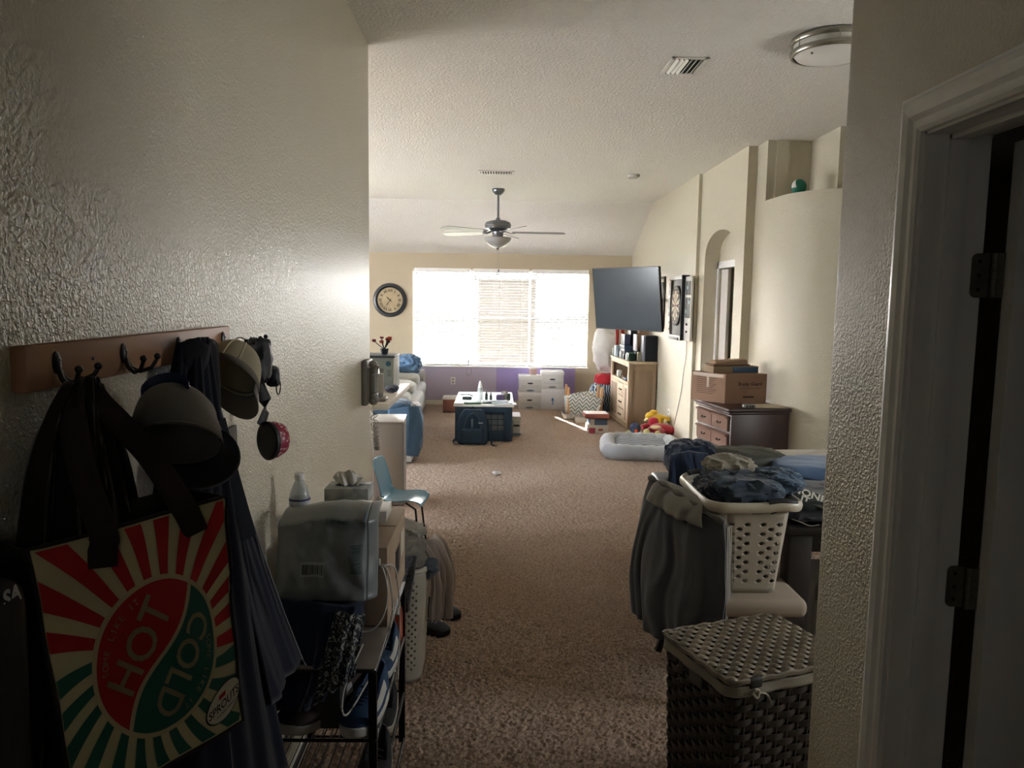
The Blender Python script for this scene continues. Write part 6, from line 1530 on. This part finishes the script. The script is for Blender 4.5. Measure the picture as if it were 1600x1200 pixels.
tag(lump((.11, 9.6, ZT2), (.05, .05, .10), 231, .3, 6).build('crumpled_pack', mat('#a8a7a2', .5)), 'crumpled grey pack at the table\'s back right', 'pack')
item('mug', 'dark mug at the coffee table back right corner', 'mug', .14, .18, 9.5, 9.55, ZT2, .54, '#4c565a', .01)
item('toy_car', 'small dark toy car on the coffee table left', 'toy', -.42, -.30, 9.45, 9.51, ZT2, .50, '#4c5558', .015)
tag(MB().tube(catmull([(-.45, 9.62, .50), (-.36, 9.6, .51), (-.29, 9.6, .49)]), .008, 6).build('glasses', mat('#3b3f42', .4)), 'dark glasses lying on the coffee table left', 'glasses')
# backpack
bp_ = thing('backpack', 'dark blue backpack leaning against the coffee table front', 'backpack', (-.28, 8.9, 0))
M_bp = mat('#1d3042', .8, (120, .3, .002), (5, '#253b50'))
def bps(u, v):
    a = 2*PI*u; z = .40*v; e = .62
    wx_ = .185*(1-.42*max(0, (v-.45)/.55)**2.2)*(1-.12*max(0, (.12-v)/.12)); dy_ = .085*(1-.45*v)*(1-.2*max(0, (.1-v)/.1))
    x = math.copysign(abs(math.cos(a))**e, math.cos(a))*wx_; y = math.copysign(abs(math.sin(a))**e, math.sin(a))*dy_
    return Vector((x-.27, 8.885+y+.06*v, .012+z))
mb = MB(); mb.grid(bps, 48, 24, wrap=True); mb.grid(lambda u, v: Vector((-.27, 8.945, .415)).lerp(bps(u, 1), v), 48, 2, wrap=True); mb.build('body', M_bp, bp_)
mb = MB(); mb.box(-.40, -.14, 8.775, 8.84, .03, .21, .03, 3); mb.build('front_pocket', M_bp, bp_)
mb = MB(); mb.tube(catmull([(-.38, 8.80, .10), (-.36, 8.80, .25), (-.33, 8.83, .34), (-.27, 8.87, .38)]), .004, 6); mb.build('zip', mat('#3b5468', .5), bp_)
mb = MB(); mb.tube(catmull([(-.16, 8.79, .10), (-.18, 8.80, .25), (-.21, 8.83, .34), (-.27, 8.87, .38)]), .004, 6); mb.build('zip', mat('#3b5468', .5), bp_)
B(-.285, -.262, 8.80, 8.815, .22, .32, .003).build('patch', mat('#5b7488', .5), bp_)
mb = MB(); mb.tube(catmull([(-.30, 8.95, .40), (-.27, 8.94, .44), (-.24, 8.95, .40)]), .008, 8); mb.build('grab_handle', M_bp, bp_)
mb = MB(); mb.tube(catmull([(-.45, 8.88, .10), (-.49, 8.84, .06), (-.47, 8.80, .02), (-.43, 8.83, .02)]), .006, 6, flat=(.003, .010)); mb.build('side_strap', M_bp, bp_)
mb = MB(); mb.tube(catmull([(-.10, 8.92, .30), (-.07, 8.86, .20), (-.06, 8.84, .10), (-.04, 8.80, .02), (-.02, 8.74, .015)]), 1, 8, flat=(.016, .008)); mb.build('shoulder_strap', M_bp, bp_)
mb = MB(); mb.tube(catmull([(-.04, 8.80, .03), (-.01, 8.74, .02), (.01, 8.72, .02), (0, 8.80, .03)]), .005, 6); mb.build('buckle', M_steel, bp_)
B(-.20, -.15, 8.795, 8.80, .27, .28).build('logo_line', mat('#b6c2c8', .4), bp_)
# boxes near the table
def banker(name, label, x0, x1, y0, y1, z0, h, col='#c9c8c4', lid=True, group='white file boxes'):
    t = thing(name, label, 'box', ((x0+x1)/2, (y0+y1)/2, z0), 0, group); m_ = mat(col, .6)
    B(x0, x1, y0, y1, z0, z0+h-.01, .002).build('body', m_, t)
    if lid: B(x0-.008, x1+.008, y0-.008, y1+.008, z0+h-.055, z0+h, .003).build('lid', mat('#dddcd9', .55), t)
    xc = (x0+x1)/2
    mb = MB(); mb.lathe([(0, 0), (.045, 0), (.045, .002), (0, .002)], 20, Matrix.Translation((xc, y0-.0005, z0+h*.55)) @ Matrix.Rotation(PI/2, 4, 'X') @ Matrix.Diagonal((1, .32, 1, 1))); mb.build('hand_hole', mat('#4a4a4c', .8), t)
    mb = MB()
    for q in (.30, .36, .42): mb.box(x0+.03, x1-.03, y0-.0012, y0, z0+h*q-.0015, z0+h*q+.0015)
    mb.build('printed_lines', mat('#8f9296', .6), t)
    mb = MB(); mb.lathe([(0, 0), (.06, 0), (.06, .001), (0, .001)], 20, Matrix.Translation((xc, y0-.0005, z0+.03)) @ Matrix.Rotation(PI/2, 4, 'X') @ Matrix.Diagonal((1, .25, 1, 1))); mb.build('oval_logo', mat('#77808c', .6), t)
    return t
banker('file_box', 'white file box at the bottom of the left stack under the window', .35, .69, 11.80, 12.16, .01, .265)
banker('file_box', 'white file box on top of the left stack, cup standing on it', .355, .70, 11.80, 12.16, .277, .255)
banker('file_box', 'white file box on top of the right stack under the window', .70, 1.04, 11.80, 12.18, .335, .27)
pbx = thing('moving_box', 'plain white box with blue arrow under the right file box', 'box', (.88, 12, .01), 0)
B(.695, 1.055, 11.80, 12.16, .01, .333, .003).build('body', mat('#d2d0d0', .6), pbx)
mb = MB(); mb.prism([(.87, .10), (.885, .10), (.885, .155), (.905, .155), (.8775, .205), (.85, .155), (.87, .155)], 11.796, 11.80, 1); mb.prism([(.86, .09), (.895, .09), (.895, .096), (.86, .096)], 11.796, 11.80, 1); mb.build('arrow_print', mat('#3a78b0', .5), pbx, smooth=False)
cup = thing('paper_cup', 'white cup with pinkish print on the left file box stack', 'cup', (.57, 11.9, .533))
mb = MB(); mb.lathe([(0, 0), (.055, 0), (.07, .13), (.066, .13), (.052, .006), (0, .006)], 24); mb.build('body', mat('#dcdad8', .5), cup, world=False)
mb = MB(); mb.lathe([(.0585, .02), (.068, .105)], 24, cap=False); mb.build('printed_band', mat('#b89a94', .5), cup, world=False)
banker('file_box', 'white file box on the carpet against the coffee table right side', .215, .30, 9.42, 9.80, .01, .25)
bwn = thing('storage_chest', 'low reddish brown box with white lid left of the coffee table', 'box', (-.66, 11.5, 0))
B(-.79, -.50, 11.35, 11.70, .012, .21, .004).build('body', mat('#946257', .7), bwn); B(-.80, -.49, 11.34, 11.71, .21, .235, .004).build('lid', mat('#e2dfda', .5), bwn); B(-.79, -.50, 11.345, 11.70, .012, .035, .003).build('plinth', mat('#55484a', .7), bwn)
# cable loop under the window
wc = thing('blind_cord', 'thin cord loop hanging below the left blind', 'cord', (-.42, 12.2, .5))
mb = MB(); mb.tube(catmull([(-.47, 12.19, .62), (-.475, 12.19, .52), (-.44, 12.19, .49), (-.40, 12.19, .53), (-.40, 12.19, .62)]), .003, 5); mb.build('cord', mat('#6c6a84', .5), wc)
# scrap on the carpet
tag(lump((.015, 7.29, .012), (.05, .04, .04), 301, .4, 8, 2, 20, 10).build('paper_scrap', mat('#b9b6b4', .7)), 'crumpled white paper scrap lying alone on the carpet', 'paper')
